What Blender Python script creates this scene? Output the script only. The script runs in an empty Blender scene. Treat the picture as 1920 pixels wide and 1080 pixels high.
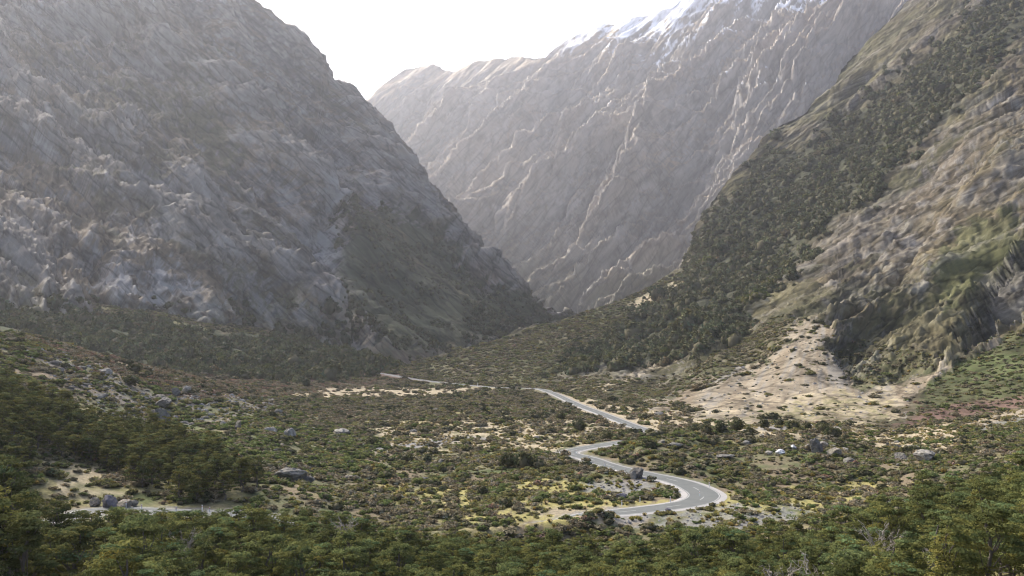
import bpy, bmesh, math, random
import numpy as np
from mathutils import Vector, Matrix, Euler
random.seed(7); RNG = np.random.default_rng(11)
SC = bpy.context.scene
COL = SC.collection

# ------------------------------------------------------------------ camera, sky, sun, exposure
CAM_H = 32.0; F = 1663.0; HORIZON = 652.0
PITCH = math.atan((HORIZON - 540.0) / F)
cam_data = bpy.data.cameras.new('camera'); cam = bpy.data.objects.new('camera', cam_data); COL.objects.link(cam)
cam.location = (0, 0, CAM_H); cam.rotation_euler = (math.pi / 2 + PITCH, 0, 0)
cam_data.sensor_width = 36.0; cam_data.lens = 36.0 * F / 1920.0
cam_data.clip_start = 0.5; cam_data.clip_end = 40000
SC.camera = cam
SUN_EL, SUN_AZ = 40.0, -46.0          # azimuth from +Y (view axis), clockwise
world = bpy.data.worlds.new('World'); SC.world = world; world.use_nodes = True
wn = world.node_tree; bg = wn.nodes['Background']
sky = wn.nodes.new('ShaderNodeTexSky'); sky.sky_type = 'NISHITA'; sky.sun_disc = False
sky.sun_elevation = math.radians(SUN_EL); sky.sun_rotation = math.radians(SUN_AZ)
sky.air_density = .5; sky.dust_density = 7.0; sky.ozone_density = .3; sky.altitude = 800
wn.links.new(sky.outputs[0], bg.inputs[0]); bg.inputs[1].default_value = 0.15
sd = bpy.data.lights.new('sun', 'SUN'); sun = bpy.data.objects.new('sun', sd); COL.objects.link(sun)
sd.energy = 2.0; sd.angle = math.radians(16); sd.color = (1.0, 0.93, 0.82)
_e, _a = math.radians(SUN_EL), math.radians(SUN_AZ)
_dir = Vector((math.sin(_a) * math.cos(_e), math.cos(_a) * math.cos(_e), math.sin(_e)))
sun.rotation_euler = _dir.to_track_quat('Z', 'Y').to_euler(); sun.location = (0, 0, 900)
SC.view_settings.view_transform = 'Standard'; SC.view_settings.look = 'None'
SC.view_settings.exposure = 1.55; SC.view_settings.gamma = 1.0; SC.view_settings.use_curve_mapping = False
SC.render.engine = 'CYCLES'
SC.cycles.use_denoising = True; SC.cycles.denoising_prefilter = 'ACCURATE';  SC.cycles.pixel_filter_type = 'BLACKMAN_HARRIS'; SC.cycles.filter_width = 1.15
try: SC.cycles.denoiser = 'OPENIMAGEDENOISE'; SC.cycles.denoising_quality = 'HIGH'
except Exception: pass
SC.cycles.max_bounces = 5; SC.cycles.diffuse_bounces = 3; SC.cycles.glossy_bounces = 1
SC.cycles.transmission_bounces = 2; SC.cycles.volume_bounces = 0; SC.cycles.transparent_max_bounces = 4

# ------------------------------------------------------------------ maths helpers
CP, SP = math.cos(PITCH), math.sin(PITCH)
def ray(px, py):
    """slope of x and z per metre of ground distance y, for a point seen at that place in a 1920 wide frame"""
    u = (np.asarray(px, float) - 960.0) / F; v = (540.0 - np.asarray(py, float)) / F
    yy = CP - v * SP
    return u / yy, (SP + v * CP) / yy
def at(px, py, d):
    sx, sz = ray(px, py); d = np.asarray(d, float)
    return np.stack([sx * d, d + 0 * sx, CAM_H + sz * d], -1)
def seen(P):
    x, y, z = P[..., 0], P[..., 1], P[..., 2] - CAM_H
    f = CP * y + SP * z; v = (-SP * y + CP * z) / f
    return 960 + F * x / f, 540 - F * v
def _h(ix, iy, iz, s):
    with np.errstate(over='ignore'):
        h = (ix.astype(np.uint32) * np.uint32(374761393) + iy.astype(np.uint32) * np.uint32(668265263)
             + iz.astype(np.uint32) * np.uint32(2147483647 & 1274126177) + np.uint32((s * 974634777 + 12345) & 0xffffffff))
        h = (h ^ (h >> np.uint32(13))) * np.uint32(1274126177)
        h = (h ^ (h >> np.uint32(16))) * np.uint32(2246822519)
        return h ^ (h >> np.uint32(15))
_G = np.array([[1,1,0],[-1,1,0],[1,-1,0],[-1,-1,0],[1,0,1],[-1,0,1],[1,0,-1],[-1,0,-1],[0,1,1],[0,-1,1],[0,1,-1],[0,-1,-1],[1,1,0],[-1,1,0],[0,-1,1],[0,-1,-1]], np.float32)
def noise(x, y, z, s=0):
    """gradient noise, about -1..1"""
    x = np.asarray(x, np.float64); y = np.asarray(y, np.float64) + 0 * x; z = np.asarray(z, np.float64) + 0 * x
    fx, fy, fz = np.floor(x), np.floor(y), np.floor(z)
    ix, iy, iz = fx.astype(np.int64), fy.astype(np.int64), fz.astype(np.int64)
    x = (x - fx).astype(np.float32); y = (y - fy).astype(np.float32); z = (z - fz).astype(np.float32)
    sx, sy, sz = [t * t * t * (t * (t * 6 - 15) + 10) for t in (x, y, z)]
    def g(a, b, c):
        G = _G[_h(ix + a, iy + b, iz + c, s) & np.uint32(15)]
        return G[..., 0] * (x - a) + G[..., 1] * (y - b) + G[..., 2] * (z - c)
    def lp(a, b, t): return a + (b - a) * t
    r = lp(lp(lp(g(0,0,0), g(1,0,0), sx), lp(g(0,1,0), g(1,1,0), sx), sy),
           lp(lp(g(0,0,1), g(1,0,1), sx), lp(g(0,1,1), g(1,1,1), sx), sy), sz)
    return r * 1.1
def fbm(x, y, z, o=4, s=0, gain=.5):
    r = 0; a = 1.0; t = 0
    for k in range(o):
        r = r + a * noise(x * 2.03**k, y * 2.03**k, z * 2.03**k, s + k); t += a; a *= gain
    return r / t * 1.6
def ridged(x, y, z, o=4, s=0, gain=.55):
    r = 0; a = 1.0; t = 0; w = 1.0
    for k in range(o):
        n = 1 - np.abs(noise(x * 2.07**k, y * 2.07**k, z * 2.07**k, s + 17 * k)) * 1.5
        n = np.clip(n, 0, 1) ** 2 * w; w = np.clip(n * 1.6, .25, 1)
        r = r + a * n; t += a; a *= gain
    return r / t
def worley(x, y, s=0):
    """distance to the nearest and second nearest feature point, and that point's id"""
    fx, fy = np.floor(x), np.floor(y); d1 = np.full(x.shape, 9.); d2 = np.full(x.shape, 9.); idn = np.zeros(x.shape)
    for a in (-1, 0, 1):
        for b in (-1, 0, 1):
            ix, iy = (fx + a).astype(np.int64), (fy + b).astype(np.int64)
            h = _h(ix, iy, ix * 0 + 5, s); jx = (h & np.uint32(1023)) / 1023.; jy = ((h >> np.uint32(10)) & np.uint32(1023)) / 1023.
            d = np.hypot(fx + a + jx - x, fy + b + jy - y)
            near = d < d1; d2 = np.where(near, d1, np.minimum(d2, d)); idn = np.where(near, (h >> np.uint32(20)) / 4096., idn); d1 = np.minimum(d1, d)
    return d1, d2, idn
def sm(a, b, x):
    t = np.clip((x - a) / (b - a), 0, 1); return t * t * (3 - 2 * t)
class TPS:
    def __init__(self, pts, val, reg=1e-4):
        self.p = p = np.array(pts, float); n = len(p); v = np.array(val, float)
        K = self.k(p, p) + reg * np.eye(n); P = np.c_[np.ones(n), p]
        A = np.block([[K, P], [P.T, np.zeros((3, 3))]]); self.w = np.linalg.solve(A, np.r_[v, 0, 0, 0])
    @staticmethod
    def k(a, b):
        r2 = ((a[:, None, :] - b[None, :, :])**2).sum(-1); return .5 * r2 * np.log(r2 + 1e-12)
    def __call__(self, q):
        q = np.asarray(q, float); sh = q.shape[:-1]; q = q.reshape(-1, 2); out = np.empty(len(q))
        for i in range(0, len(q), 60000):
            c = q[i:i+60000]; out[i:i+60000] = self.k(c, self.p) @ self.w[:-3] + self.w[-3] + c @ self.w[-2:]
        return out.reshape(sh)
def inpoly(px, py, poly):
    px = np.asarray(px, float); inside = np.zeros(px.shape, bool); n = len(poly)
    for i in range(n):
        x1, y1 = poly[i]; x2, y2 = poly[(i + 1) % n]
        if y1 == y2: continue
        c = ((y1 > py) != (y2 > py)) & (px < (x2 - x1) * (py - y1) / (y2 - y1) + x1); inside ^= c
    return inside
def pline(x, pts):
    p = np.array(pts, float); return np.interp(x, p[:, 0], p[:, 1])

def mesh_np(name, V, Fq, cols=None, mat=None, parent=None, smooth=True, link=True):
    me = bpy.data.meshes.new(name); V = np.asarray(V, np.float32); Fq = np.asarray(Fq, np.int32); k = Fq.shape[1]
    me.vertices.add(len(V)); me.vertices.foreach_set('co', V.ravel())
    me.loops.add(Fq.size); me.loops.foreach_set('vertex_index', Fq.ravel())
    me.polygons.add(len(Fq)); me.polygons.foreach_set('loop_start', np.arange(0, Fq.size, k, dtype=np.int32))
    me.polygons.foreach_set('use_smooth', np.full(len(Fq), smooth, bool))
    me.update(calc_edges=True)
    if cols is not None:
        at_ = me.color_attributes.new('Col', 'FLOAT_COLOR', 'POINT')
        c = np.ones((len(V), 4), np.float32); c[:, :np.shape(cols)[-1]] = cols; at_.data.foreach_set('color', c.ravel())
    if mat: me.materials.append(mat)
    if not link: return me
    o = bpy.data.objects.new(name, me); COL.objects.link(o); o.parent = parent
    return o
def gridfaces(nr, nc):
    i = np.arange(nr - 1)[:, None] * nc + np.arange(nc - 1)[None, :]
    return np.stack([i, i + 1, i + nc + 1, i + nc], -1).reshape(-1, 4)
def gridnormals(P):
    a = np.gradient(P, axis=0); b = np.gradient(P, axis=1); n = np.cross(b, a)
    n /= np.linalg.norm(n, axis=-1, keepdims=True) + 1e-9; return n

# ------------------------------------------------------------------ materials
def mat_new(name):
    m = bpy.data.materials.new(name); m.use_nodes = True; nt = m.node_tree
    b = nt.nodes['Principled BSDF']; b.inputs['Roughness'].default_value = .95
    b.inputs['Specular IOR Level'].default_value = .15
    return m, nt, b
def terrain_mat(name, scale, bump=.6, dist=1.0, amp=.35):
    m, nt, b = mat_new(name); N = nt.nodes; L = nt.links
    a = N.new('ShaderNodeAttribute'); a.attribute_name = 'Col'
    g = N.new('ShaderNodeNewGeometry')
    n1 = N.new('ShaderNodeTexNoise'); n1.inputs['Scale'].default_value = scale; n1.inputs['Detail'].default_value = 6; n1.inputs['Roughness'].default_value = .7
    L.new(g.outputs['Position'], n1.inputs['Vector'])
    r = N.new('ShaderNodeMapRange'); r.inputs['From Min'].default_value = .3; r.inputs['From Max'].default_value = .7
    r.inputs['To Min'].default_value = 1 - amp; r.inputs['To Max'].default_value = 1 + amp
    L.new(n1.outputs['Fac'], r.inputs['Value'])
    v = N.new('ShaderNodeVectorMath'); v.operation = 'SCALE'; L.new(a.outputs['Color'], v.inputs[0]); L.new(r.outputs['Result'], v.inputs['Scale'])
    L.new(v.outputs['Vector'], b.inputs['Base Color'])
    bp = N.new('ShaderNodeBump'); bp.inputs['Strength'].default_value = bump; bp.inputs['Distance'].default_value = dist
    L.new(n1.outputs['Fac'], bp.inputs['Height']); L.new(bp.outputs['Normal'], b.inputs['Normal'])
    return m

def rock_mat(name, ang, L, stretch, bump, amp=.5, pale=(.34, .325, .30), pale_amt=.6, crack=.35, rough=.9, spec=.2):
    """rock whose beds and cracks run at ang degrees; L is the bed spacing in metres"""
    m, nt, b = mat_new(name); N = nt.nodes; K = nt.links; b.inputs['Roughness'].default_value = rough; b.inputs['Specular IOR Level'].default_value = spec
    a = N.new('ShaderNodeAttribute'); a.attribute_name = 'Col'; g = N.new('ShaderNodeNewGeometry')
    mp = N.new('ShaderNodeMapping'); mp.vector_type = 'TEXTURE'; mp.inputs['Rotation'].default_value = (0, -math.radians(ang), 0); mp.inputs['Scale'].default_value = (L * stretch, L * stretch * .7, L)
    K.new(g.outputs['Position'], mp.inputs['Vector'])
    def noi(sc, det, ro, dis=0):
        n = N.new('ShaderNodeTexNoise'); n.inputs['Scale'].default_value = sc; n.inputs['Detail'].default_value = det; n.inputs['Roughness'].default_value = ro; n.inputs['Distortion'].default_value = dis; K.new(mp.outputs[0], n.inputs['Vector']); return n.outputs['Fac']
    def mr(x, a0, a1, b0, b1):
        r = N.new('ShaderNodeMapRange'); r.inputs[1].default_value = a0; r.inputs[2].default_value = a1; r.inputs[3].default_value = b0; r.inputs[4].default_value = b1; K.new(x, r.inputs[0]); return r.outputs[0]
    def mul(x, y):
        r = N.new('ShaderNodeMath'); r.operation = 'MULTIPLY'; K.new(x, r.inputs[0])
        if isinstance(y, float): r.inputs[1].default_value = y
        else: K.new(y, r.inputs[1])
        return r.outputs[0]
    def add(x, y):
        r = N.new('ShaderNodeMath'); r.operation = 'ADD'; K.new(x, r.inputs[0]); K.new(y, r.inputs[1]); return r.outputs[0]
    n1 = noi(1.0, 9, .68, .6); n2 = noi(.22, 5, .6, .4); vo = N.new('ShaderNodeTexVoronoi'); vo.feature = 'DISTANCE_TO_EDGE'; vo.inputs['Scale'].default_value = .8
    wv = N.new('ShaderNodeVectorMath'); wv.operation = 'ADD'; sc = N.new('ShaderNodeVectorMath'); sc.operation = 'SCALE'; nn = N.new('ShaderNodeTexNoise'); nn.inputs['Scale'].default_value = 1.3; nn.inputs['Detail'].default_value = 4; K.new(mp.outputs[0], nn.inputs['Vector'])
    K.new(nn.outputs['Color'], sc.inputs[0]); sc.inputs['Scale'].default_value = .9; K.new(mp.outputs[0], wv.inputs[0]); K.new(sc.outputs[0], wv.inputs[1]); K.new(wv.outputs[0], vo.inputs['Vector'])
    ed = mr(vo.outputs['Distance'], 0, .09, 1 - crack, 1)
    v = mul(mr(n1, .3, .7, 1 - amp, 1 + amp), ed); sv = N.new('ShaderNodeVectorMath'); sv.operation = 'SCALE'; K.new(a.outputs['Color'], sv.inputs[0]); K.new(v, sv.inputs['Scale'])
    pf = mul(mr(add(n1, n2), 1.02, 1.22, 0, 1), pale_amt); al = N.new('ShaderNodeMath'); al.operation = 'MULTIPLY'; K.new(pf, al.inputs[0]); K.new(a.outputs['Alpha'], al.inputs[1])
    mx = N.new('ShaderNodeMix'); mx.data_type = 'RGBA'; K.new(al.outputs[0], mx.inputs['Factor']); K.new(sv.outputs[0], mx.inputs['A']); mx.inputs['B'].default_value = (*pale, 1); K.new(mx.outputs['Result'], b.inputs['Base Color'])
    h = add(noi(.8, 3, .5, .5), mr(vo.outputs['Distance'], 0, .15, -.15, 0)); bp = N.new('ShaderNodeBump'); bp.inputs['Strength'].default_value = 1.0; bp.inputs['Distance'].default_value = bump; K.new(h, bp.inputs['Height']); K.new(bp.outputs['Normal'], b.inputs['Normal'])
    return m

C = dict(rock=(.165,.155,.145), pale=(.32,.305,.28), dark=(.06,.06,.062), tuss=(.185,.145,.095), brown=(.12,.096,.066), scrub=(.085,.09,.04), forest=(.035,.048,.026),
         tan=(.37,.315,.21), pink=(.275,.235,.168), yell=(.30,.27,.10), red=(.15,.095,.075), gravel=(.21,.21,.20), green=(.075,.10,.035), snow=(.85,.88,.92), orange=(.30,.20,.11))
C = {k: np.array(v) for k, v in C.items()}
def mixc(c, name, m):
    m = np.clip(m, 0, 1)[..., None]; return c * (1 - m) + C[name] * m

# ------------------------------------------------------------------ valley floor and near slopes: one height field
GP = []   # (px, d, z)
def gz(px, d, z): GP.append((px, d, z))
def gp(px, py, d): GP.append((px, d, CAM_H + float(ray(px, py)[1]) * d))
for px in (-700, 0, 960, 1900, 2600):
    gz(px, 4, 28.3); gz(px, 14, 25.5)
for px, z1, z2, z3 in ((-900, 24, 24, 26), (0, 19, 14.5, 12), (400, 17, 9.0, 4), (960, 16.5, 6.6, 2.0), (1400, 17, 8, 2.6), (1900, 20, 15, 10.5), (2700, 25, 24, 22)):
    gz(px, 35, z1 + 1); gz(px, 65, z2); gz(px, 95, z3)
for px, z in ((-800, 28), (-300, 17), (0, 13.5), (100, 9), (250, 4.2), (450, 3.6), (700, .6), (960, .2), (1300, 0), (1500, .8), (1700, 4.5), (1900, 8.5), (2500, 19)): gz(px, 128, z)
for px, z in ((0, 6.2), (170, 4.3), (300, 4.1), (455, 4.0), (700, .4), (960, 0), (1300, -.2), (1600, .4), (2000, 5)): gz(px, 150, z)
gp(80, 862, 170); gp(300, 920, 165); gp(0, 800, 175); gp(-300, 700, 190); gp(-900, 560, 200)
gz(170, 205, 12.5); gz(0, 205, 19); gz(350, 205, 7.5); gp(555, 893, 195); gz(700, 205, 1.2); gz(-300, 240, 36)
gp(500, 805, 270); gp(300, 765, 285); gp(150, 700, 280); gp(0, 655, 275); gp(-300, 560, 280)
gp(0, 612, 330); gp(150, 655, 370); gp(300, 695, 430); gp(540, 736, 520); gp(680, 716, 780); gp(-300, 520, 330); gp(-900, 400, 350)
gz(0, 430, 28); gz(150, 470, 20); gz(300, 530, 13); gz(450, 600, 7); gz(-300, 430, 48); gz(600, 700, 4)
gp(0, 600, 700); gp(100, 604, 760); gp(300, 606, 850); gp(450, 628, 950); gp(600, 650, 1020); gp(740, 682, 1060); gp(-400, 540, 700); gp(-900, 420, 700)
gz(0, 560, 36); gz(300, 700, 30); gz(500, 850, 24)
gz(850, 1300, 1); gz(1000, 1500, 4); gz(700, 1500, 40); gz(300, 1500, 120); gz(-300, 1500, 200)
for d in (175, 218, 265, 340, 430, 560, 720, 950, 1200):
    for px in (740, 960, 1150, 1350, 1600):
        if px > 1100 and d > 600: continue
        if px == 740 and d < 218: continue
        if d == 950 and px == 740: continue
        gz(px, d, 0)
gz(600, 330, 1.5); gz(650, 420, .5)
gz(1300, 285, 5.2); gz(1450, 300, 5.0); gz(1130, 263, 1.6); gz(1170, 267, 4.2); gz(1225, 271, 5.2); gz(1200, 305, .8); gz(1120, 285, .2); gz(1550, 260, 3.4); gz(1740, 230, 3.2); gz(1350, 250, 1.6)
gz(1900, 230, 5); gz(1920, 330, 4.8); gz(1920, 420, 5.5); gz(1750, 300, 2.6); gz(1750, 380, 0); gz(2300, 300, 22); gz(2600, 150, 24); gz(2600, 500, 70)
gz(1600, 800, 3); gz(1300, 1400, 5); gz(2000, 1200, 10)
GPa = np.array(GP)
_u = ray(GPa[:, 0], np.full(len(GPa), HORIZON))[0]
GT = TPS(np.c_[_u * 2.2, np.log(GPa[:, 1]) * 1.0], GPa[:, 2], 2e-4)
def ground_smooth(x, y):
    x = np.asarray(x, float); y = np.maximum(np.asarray(y, float), 3.0)
    return GT(np.stack([np.clip(x / y, -1.1, 1.1) * 2.2, np.log(y)], -1))

# road path in plan, from its visible bends
def hit(px, py, extra=0):
    sx, sz = ray(px, py); d = np.exp(np.linspace(math.log(20), math.log(1500), 1500))
    z = CAM_H + sz * d; g = ground_smooth(sx * d, d) + extra
    k = np.argmax(z < g)
    return np.array([sx * d[k], d[k], g[k]])
def spline(pts, step=2.0):
    p = np.array(pts, float); p = np.vstack([2 * p[0] - p[1], p, 2 * p[-1] - p[-2]]); out = []
    for i in range(1, len(p) - 2):
        n = max(2, int(np.linalg.norm(p[i+1] - p[i]) / step)); t = np.linspace(0, 1, n, endpoint=False)[:, None]
        a, b, c, d = p[i-1], p[i], p[i+1], p[i+2]
        out.append(.5 * (2*b + (c-a)*t + (2*a-5*b+4*c-d)*t**2 + (3*b-a-3*c+d)*t**3))
    return np.vstack(out + [p[-2][None]])
road_px = [(705, 700), (735, 706), (790, 715), (850, 722), (930, 729), (1000, 731), (1030, 738), (1080, 760), (1130, 778), (1195, 803)]
R1 = [hit(*p)[:2] for p in road_px]
R1 += [np.array([53, 322]), np.array([52, 307]), np.array([44, 296]), np.array([33, 287]), np.array([24, 278]), np.array([18, 269]), np.array([16.2, 262]), np.array([18, 256])]
R1 += [hit(*p)[:2] for p in ((1106, 860), (1140, 874), (1190, 886), (1235, 896), (1275, 906))]
R1 += [np.array([41.5, 203]), np.array([41.8, 194]), np.array([37.5, 185.5]), np.array([30.5, 180]), np.array([22, 175])]
R1 += [np.array([13, 170.5]), np.array([5, 165]), np.array([-3, 157.5]), np.array([-11, 151]), np.array([-21, 147]), np.array([-33, 147])] + [hit(*p)[:2] for p in ((455, 958.5), (380, 959.5), (300, 961.5), (230, 964), (165, 968), (105, 974), (20, 985), (-100, 1000))]
ROAD = spline(R1, 2.0)
for _ in range(3): ROAD[1:-1] = (ROAD[:-2] + 2 * ROAD[1:-1] + ROAD[2:]) / 4
_seg = np.r_[0, np.cumsum(np.linalg.norm(np.diff(ROAD, axis=0), axis=1))]
_s = np.arange(0, _seg[-1], 2.0)
ROAD = np.c_[np.interp(_s, _seg, ROAD[:, 0]), np.interp(_s, _seg, ROAD[:, 1])]
RZ = ground_smooth(ROAD[:, 0], ROAD[:, 1])
_k = np.hanning(41); _k /= _k.sum(); RZ = np.convolve(np.pad(RZ, 20, mode='edge'), _k, mode='valid') + .25 + .9 * sm(380, 600, ROAD[:, 1]) - 1.0 * sm(172, 166, ROAD[:, 1]) * sm(-45, -30, ROAD[:, 0])
def near_road(x, y):
    """distance to the road's centre line and the road's height there"""
    d = np.full(x.shape, 1e9); zz = np.zeros(x.shape); lo = ROAD.min(0) - 25; hi = ROAD.max(0) + 25
    m = (x > lo[0]) & (x < hi[0]) & (y > lo[1]) & (y < hi[1]); xi, yi = x[m], y[m]
    di = np.full(xi.shape, 1e9); zi = np.zeros(xi.shape)
    for i in range(0, len(xi), 20000):
        D = (xi[i:i+20000, None] - ROAD[None, :, 0])**2 + (yi[i:i+20000, None] - ROAD[None, :, 1])**2
        j = D.argmin(1); di[i:i+20000] = np.sqrt(D[np.arange(len(j)), j]); zi[i:i+20000] = RZ[j]
    d[m] = di; zz[m] = zi; return d, zz
def ground(x, y, full=True):
    x = np.asarray(x, float); y = np.asarray(y, float)
    z = ground_smooth(x, y)
    amp = sm(30, 120, y) * (1 + y / 600)
    z = z + amp * (.8 * fbm(x / 38, y / 38, 0, 3, 3) + .28 * fbm(x / 9, y / 9, 0, 3, 5)) + sm(250, 900, y) * 2.0 * fbm(x / 90, y / 90, 0, 2, 8)
    z = z + 3.0 * np.exp(-((y - pline(x, [(-45, 139), (-33, 136.5), (-21, 137.5), (-11, 142), (-3, 148), (5, 155.5), (13, 161), (19, 164)])) / 5.0)**2) * sm(-44, -30, x) * sm(23, 15, x)
    d, rz = near_road(x, y); w = sm(4.6, np.where((y < 175) & (x > -40), 8.5, 15), d); z = z * w + (rz - .12) * (1 - w)
    return z

# terrain zones are drawn where they lie on the slopes and wander with noise
_ZC = {}
def zone(px, py, poly, wander=10, feather=6, sc=40, s=0):
    """soft membership of a patch of ground cover; the outline wanders"""
    k = (px.shape, float(px.flat[0]), float(px.flat[-1]), sc)
    if k not in _ZC:
        if len(_ZC) > 6: _ZC.clear()
        _ZC[k] = (fbm(px / sc, py / sc * 1.7, 3.3, 5, 31, .65), fbm(px / sc, py / sc * 1.7, 9.1, 5, 71, .65))
    n1, n2 = _ZC[k]; p = np.array(poly, float); w = wander * 2.6 + feather + 4
    out = np.zeros(px.shape); m = (px > p[:, 0].min() - w) & (px < p[:, 0].max() + w) & (py > p[:, 1].min() - w) & (py < p[:, 1].max() + w)
    if not m.any(): return out
    x = px[m] + n1[m] * wander * 2.6; y = py[m] + n2[m] * wander * 1.2; acc = 0
    for k in range(3):
        a = k * 2.09; acc = acc + inpoly(x + math.cos(a) * feather * .6, y + math.sin(a) * feather * .4, poly)
    out[m] = acc / 3.0; return out
Z_APRON = [(-200, 560), (0, 575), (60, 580), (180, 590), (330, 603), (420, 622), (600, 640), (700, 668), (745, 684), (700, 706), (560, 722), (480, 712), (300, 694), (150, 655), (60, 632), (-200, 590)]
NC, NR = 960, 600
us = np.linspace(-.98, .98, NC); ds = np.exp(np.linspace(math.log(6), math.log(1700), NR))
Ug, Dg = np.meshgrid(us, ds); X, Y = Ug * Dg, Dg
Zg = ground(X, Y); GPOS = np.stack([X, Y, Zg], -1); gpx, gpy = seen(GPOS)
dr, _ = near_road(X, Y)
def ground_colour(px, py, X, Y, dr):
    n = fbm(X / 12, Y / 12, 1, 4, 9); n2 = fbm(X / 4, Y / 4, 2, 3, 12); nb = fbm(X / 60, Y / 60, 3, 3, 14)
    c = np.zeros(X.shape + (3,)) + np.array([.135, .13, .07])
    c = mixc(c, 'tuss', .8 * sm(-.1, .5, n + .5 * nb)); c = mixc(c, 'yell', .5 * sm(.1, .6, -nb + .6 * n2)); c = mixc(c, 'green', .8 * sm(.1, .6, -n + .4 * n2)); c = mixc(c, 'red', .15 * sm(.35, .7, nb + .4 * n2))
    nn = n * .6 + n2 * .6
    def put(name, poly, amt=1.0, thr=None, **k):
        nonlocal c
        z = zone(px, py, poly, **k) * amt
        if thr is not None: z = z * sm(thr - .15, thr + .15, nn)
        c = mixc(c, name, z)
    put('forest', Z_APRON, .8)
    put('tuss', [(30, 628), (300, 690), (540, 722), (700, 712), (700, 735), (540, 742), (420, 745), (280, 715), (100, 668)], .8)
    put('red', [(180, 672), (300, 705), (450, 742), (350, 745), (240, 712)], .9)
    put('rock', [(60, 660), (200, 690), (290, 740), (480, 735), (520, 760), (400, 800), (260, 790), (150, 740)], .6, thr=-.1)
    put('red', [(570, 700), (740, 690), (800, 712), (720, 722), (560, 728)], .8)
    put('tan', [(540, 734), (700, 724), (800, 728), (870, 726), (1010, 735), (870, 738), (780, 744), (640, 745), (540, 745)], 1.0, thr=-.55, wander=3)
    put('tan', [(700, 790), (1060, 785), (1110, 800), (1100, 850), (960, 845), (700, 850)], .95, thr=-.15, sc=40)
    put('gravel', [(700, 836), (780, 828), (860, 818), (960, 822), (950, 829), (860, 828), (800, 840), (700, 848)], .9, wander=2)
    put('tan', [(1040, 738), (1230, 770), (1400, 780), (1660, 790), (1800, 790), (1800, 850), (1650, 835), (1400, 812), (1230, 808), (1130, 800), (1080, 775)], 1.0, thr=-.5)
    put('gravel', [(1380, 798), (1600, 792), (1640, 800), (1560, 808), (1400, 806)], .8, wander=3)
    put('pink', [(1790, 800), (1920, 762), (2100, 720), (2100, 740), (1920, 780), (1820, 808)], 1.0, wander=3)
    put('gravel', [(1800, 808), (1920, 778), (2100, 735), (2100, 750), (1920, 795), (1830, 812)], .6, wander=3)
    put('yell', [(680, 915), (900, 900), (1150, 900), (1160, 945), (1500, 915), (1750, 905), (1500, 960), (1250, 965), (1100, 960), (700, 935)], .85, thr=-.35, wander=20)
    put('yell', [(800, 955), (1150, 965), (1150, 990), (800, 980)], .9, thr=-.3, wander=15)
    put('pink', [(1020, 948), (1170, 955), (1230, 985), (1100, 985), (1010, 965)], .9, thr=-.5, wander=15)
    put('gravel', [(1090, 902), (1200, 898), (1240, 918), (1180, 930), (1090, 922)], .75, thr=-.5, wander=6)
    put('gravel', [(1150, 955), (1500, 950), (1560, 972), (1400, 1000), (1200, 992)], .7, thr=-.3, wander=16)
    put('tan', [(70, 855), (180, 875), (270, 925), (200, 950), (120, 930)], .7, thr=-.05, wander=16)
    c = mixc(c, 'gravel', .6 * sm(5.0, 4.2, dr + n2))
    return c
gc = ground_colour(gpx, gpy, X, Y, dr)
M_ground = terrain_mat('ground_cover', 1.3, .5, .4, .35)
g = mesh_np('valley_floor', GPOS.reshape(-1, 3), gridfaces(NR, NC), gc.reshape(-1, 3), M_ground)
g['kind'] = 'structure'

# ------------------------------------------------------------------ mountains: surfaces with their own distance, relief and far side
def mountain(name, x0, x1, nc, nr, ridge, base, dpts, relief, colour, mat, back=14, backstep=45., crest=.45):
    cols = np.linspace(x0, x1, nc); t = np.linspace(0, 1, nr)
    rid = pline(cols, ridge); bas = pline(cols, base)
    PX = np.repeat(cols[None], nr, 0); PY = bas[None] + (rid - bas)[None] * t[:, None]
    dp = np.array(dpts, float); T = TPS(dp[:, :2] / 500., np.log(dp[:, 2]), 1e-3)
    D = np.exp(T(np.stack([PX, PY], -1) / 500.))
    P = at(PX, PY, D)
    # the far side falls away behind the crest
    B = []
    for k in range(1, back + 1):
        s = backstep * k * (1 + .12 * k); q = P[-1].copy(); dirn = q[:, :2] / np.linalg.norm(q[:, :2], axis=1, keepdims=True)
        q[:, :2] += dirn * s; q[:, 2] -= s * (.25 + .05 * k); B.append(q)
    PA = np.concatenate([P, np.array(B)], 0); N = gridnormals(PA)
    if N[:nr, :, 1].mean() > 0: N = -N
    disp, aux = relief(PA, PX, PY, N)
    fade = np.ones(PA.shape[:2]); fade[:nr] = (1 - crest * sm(.8, 1, t))[:, None]; fade[nr:] = 1 - crest
    PA = PA + N * (disp * fade)[..., None]
    px, py = seen(PA); N2 = gridnormals(PA)
    if N2[:nr, :, 1].mean() > 0: N2 = -N2
    c = colour(PA, px, py, N2, aux)
    if c.shape[-1] == 3: c = np.concatenate([c, np.ones(c.shape[:2] + (1,))], -1)
    o = mesh_np(name, PA.reshape(-1, 3), gridfaces(nr + back, nc), c.reshape(-1, 4), mat)
    o['kind'] = 'structure'
    return dict(P=PA, px=px, py=py, N=N2, nr=nr)
def strike(P, ang, L, stretch, w=0.0, s=0):
    """coordinates running along (a) and across (b) beds that dip at ang degrees"""
    a = math.radians(ang); x, y, z = P[..., 0], P[..., 1], P[..., 2]
    al = x * math.cos(a) + z * math.sin(a); ac = -x * math.sin(a) + z * math.cos(a)
    if w: ac = ac + w * fbm(x / (L * 3), y / (L * 3), z / (L * 3), 3, s + 50)
    return al / (L * stretch), ac / L, y / (L * stretch)

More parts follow.
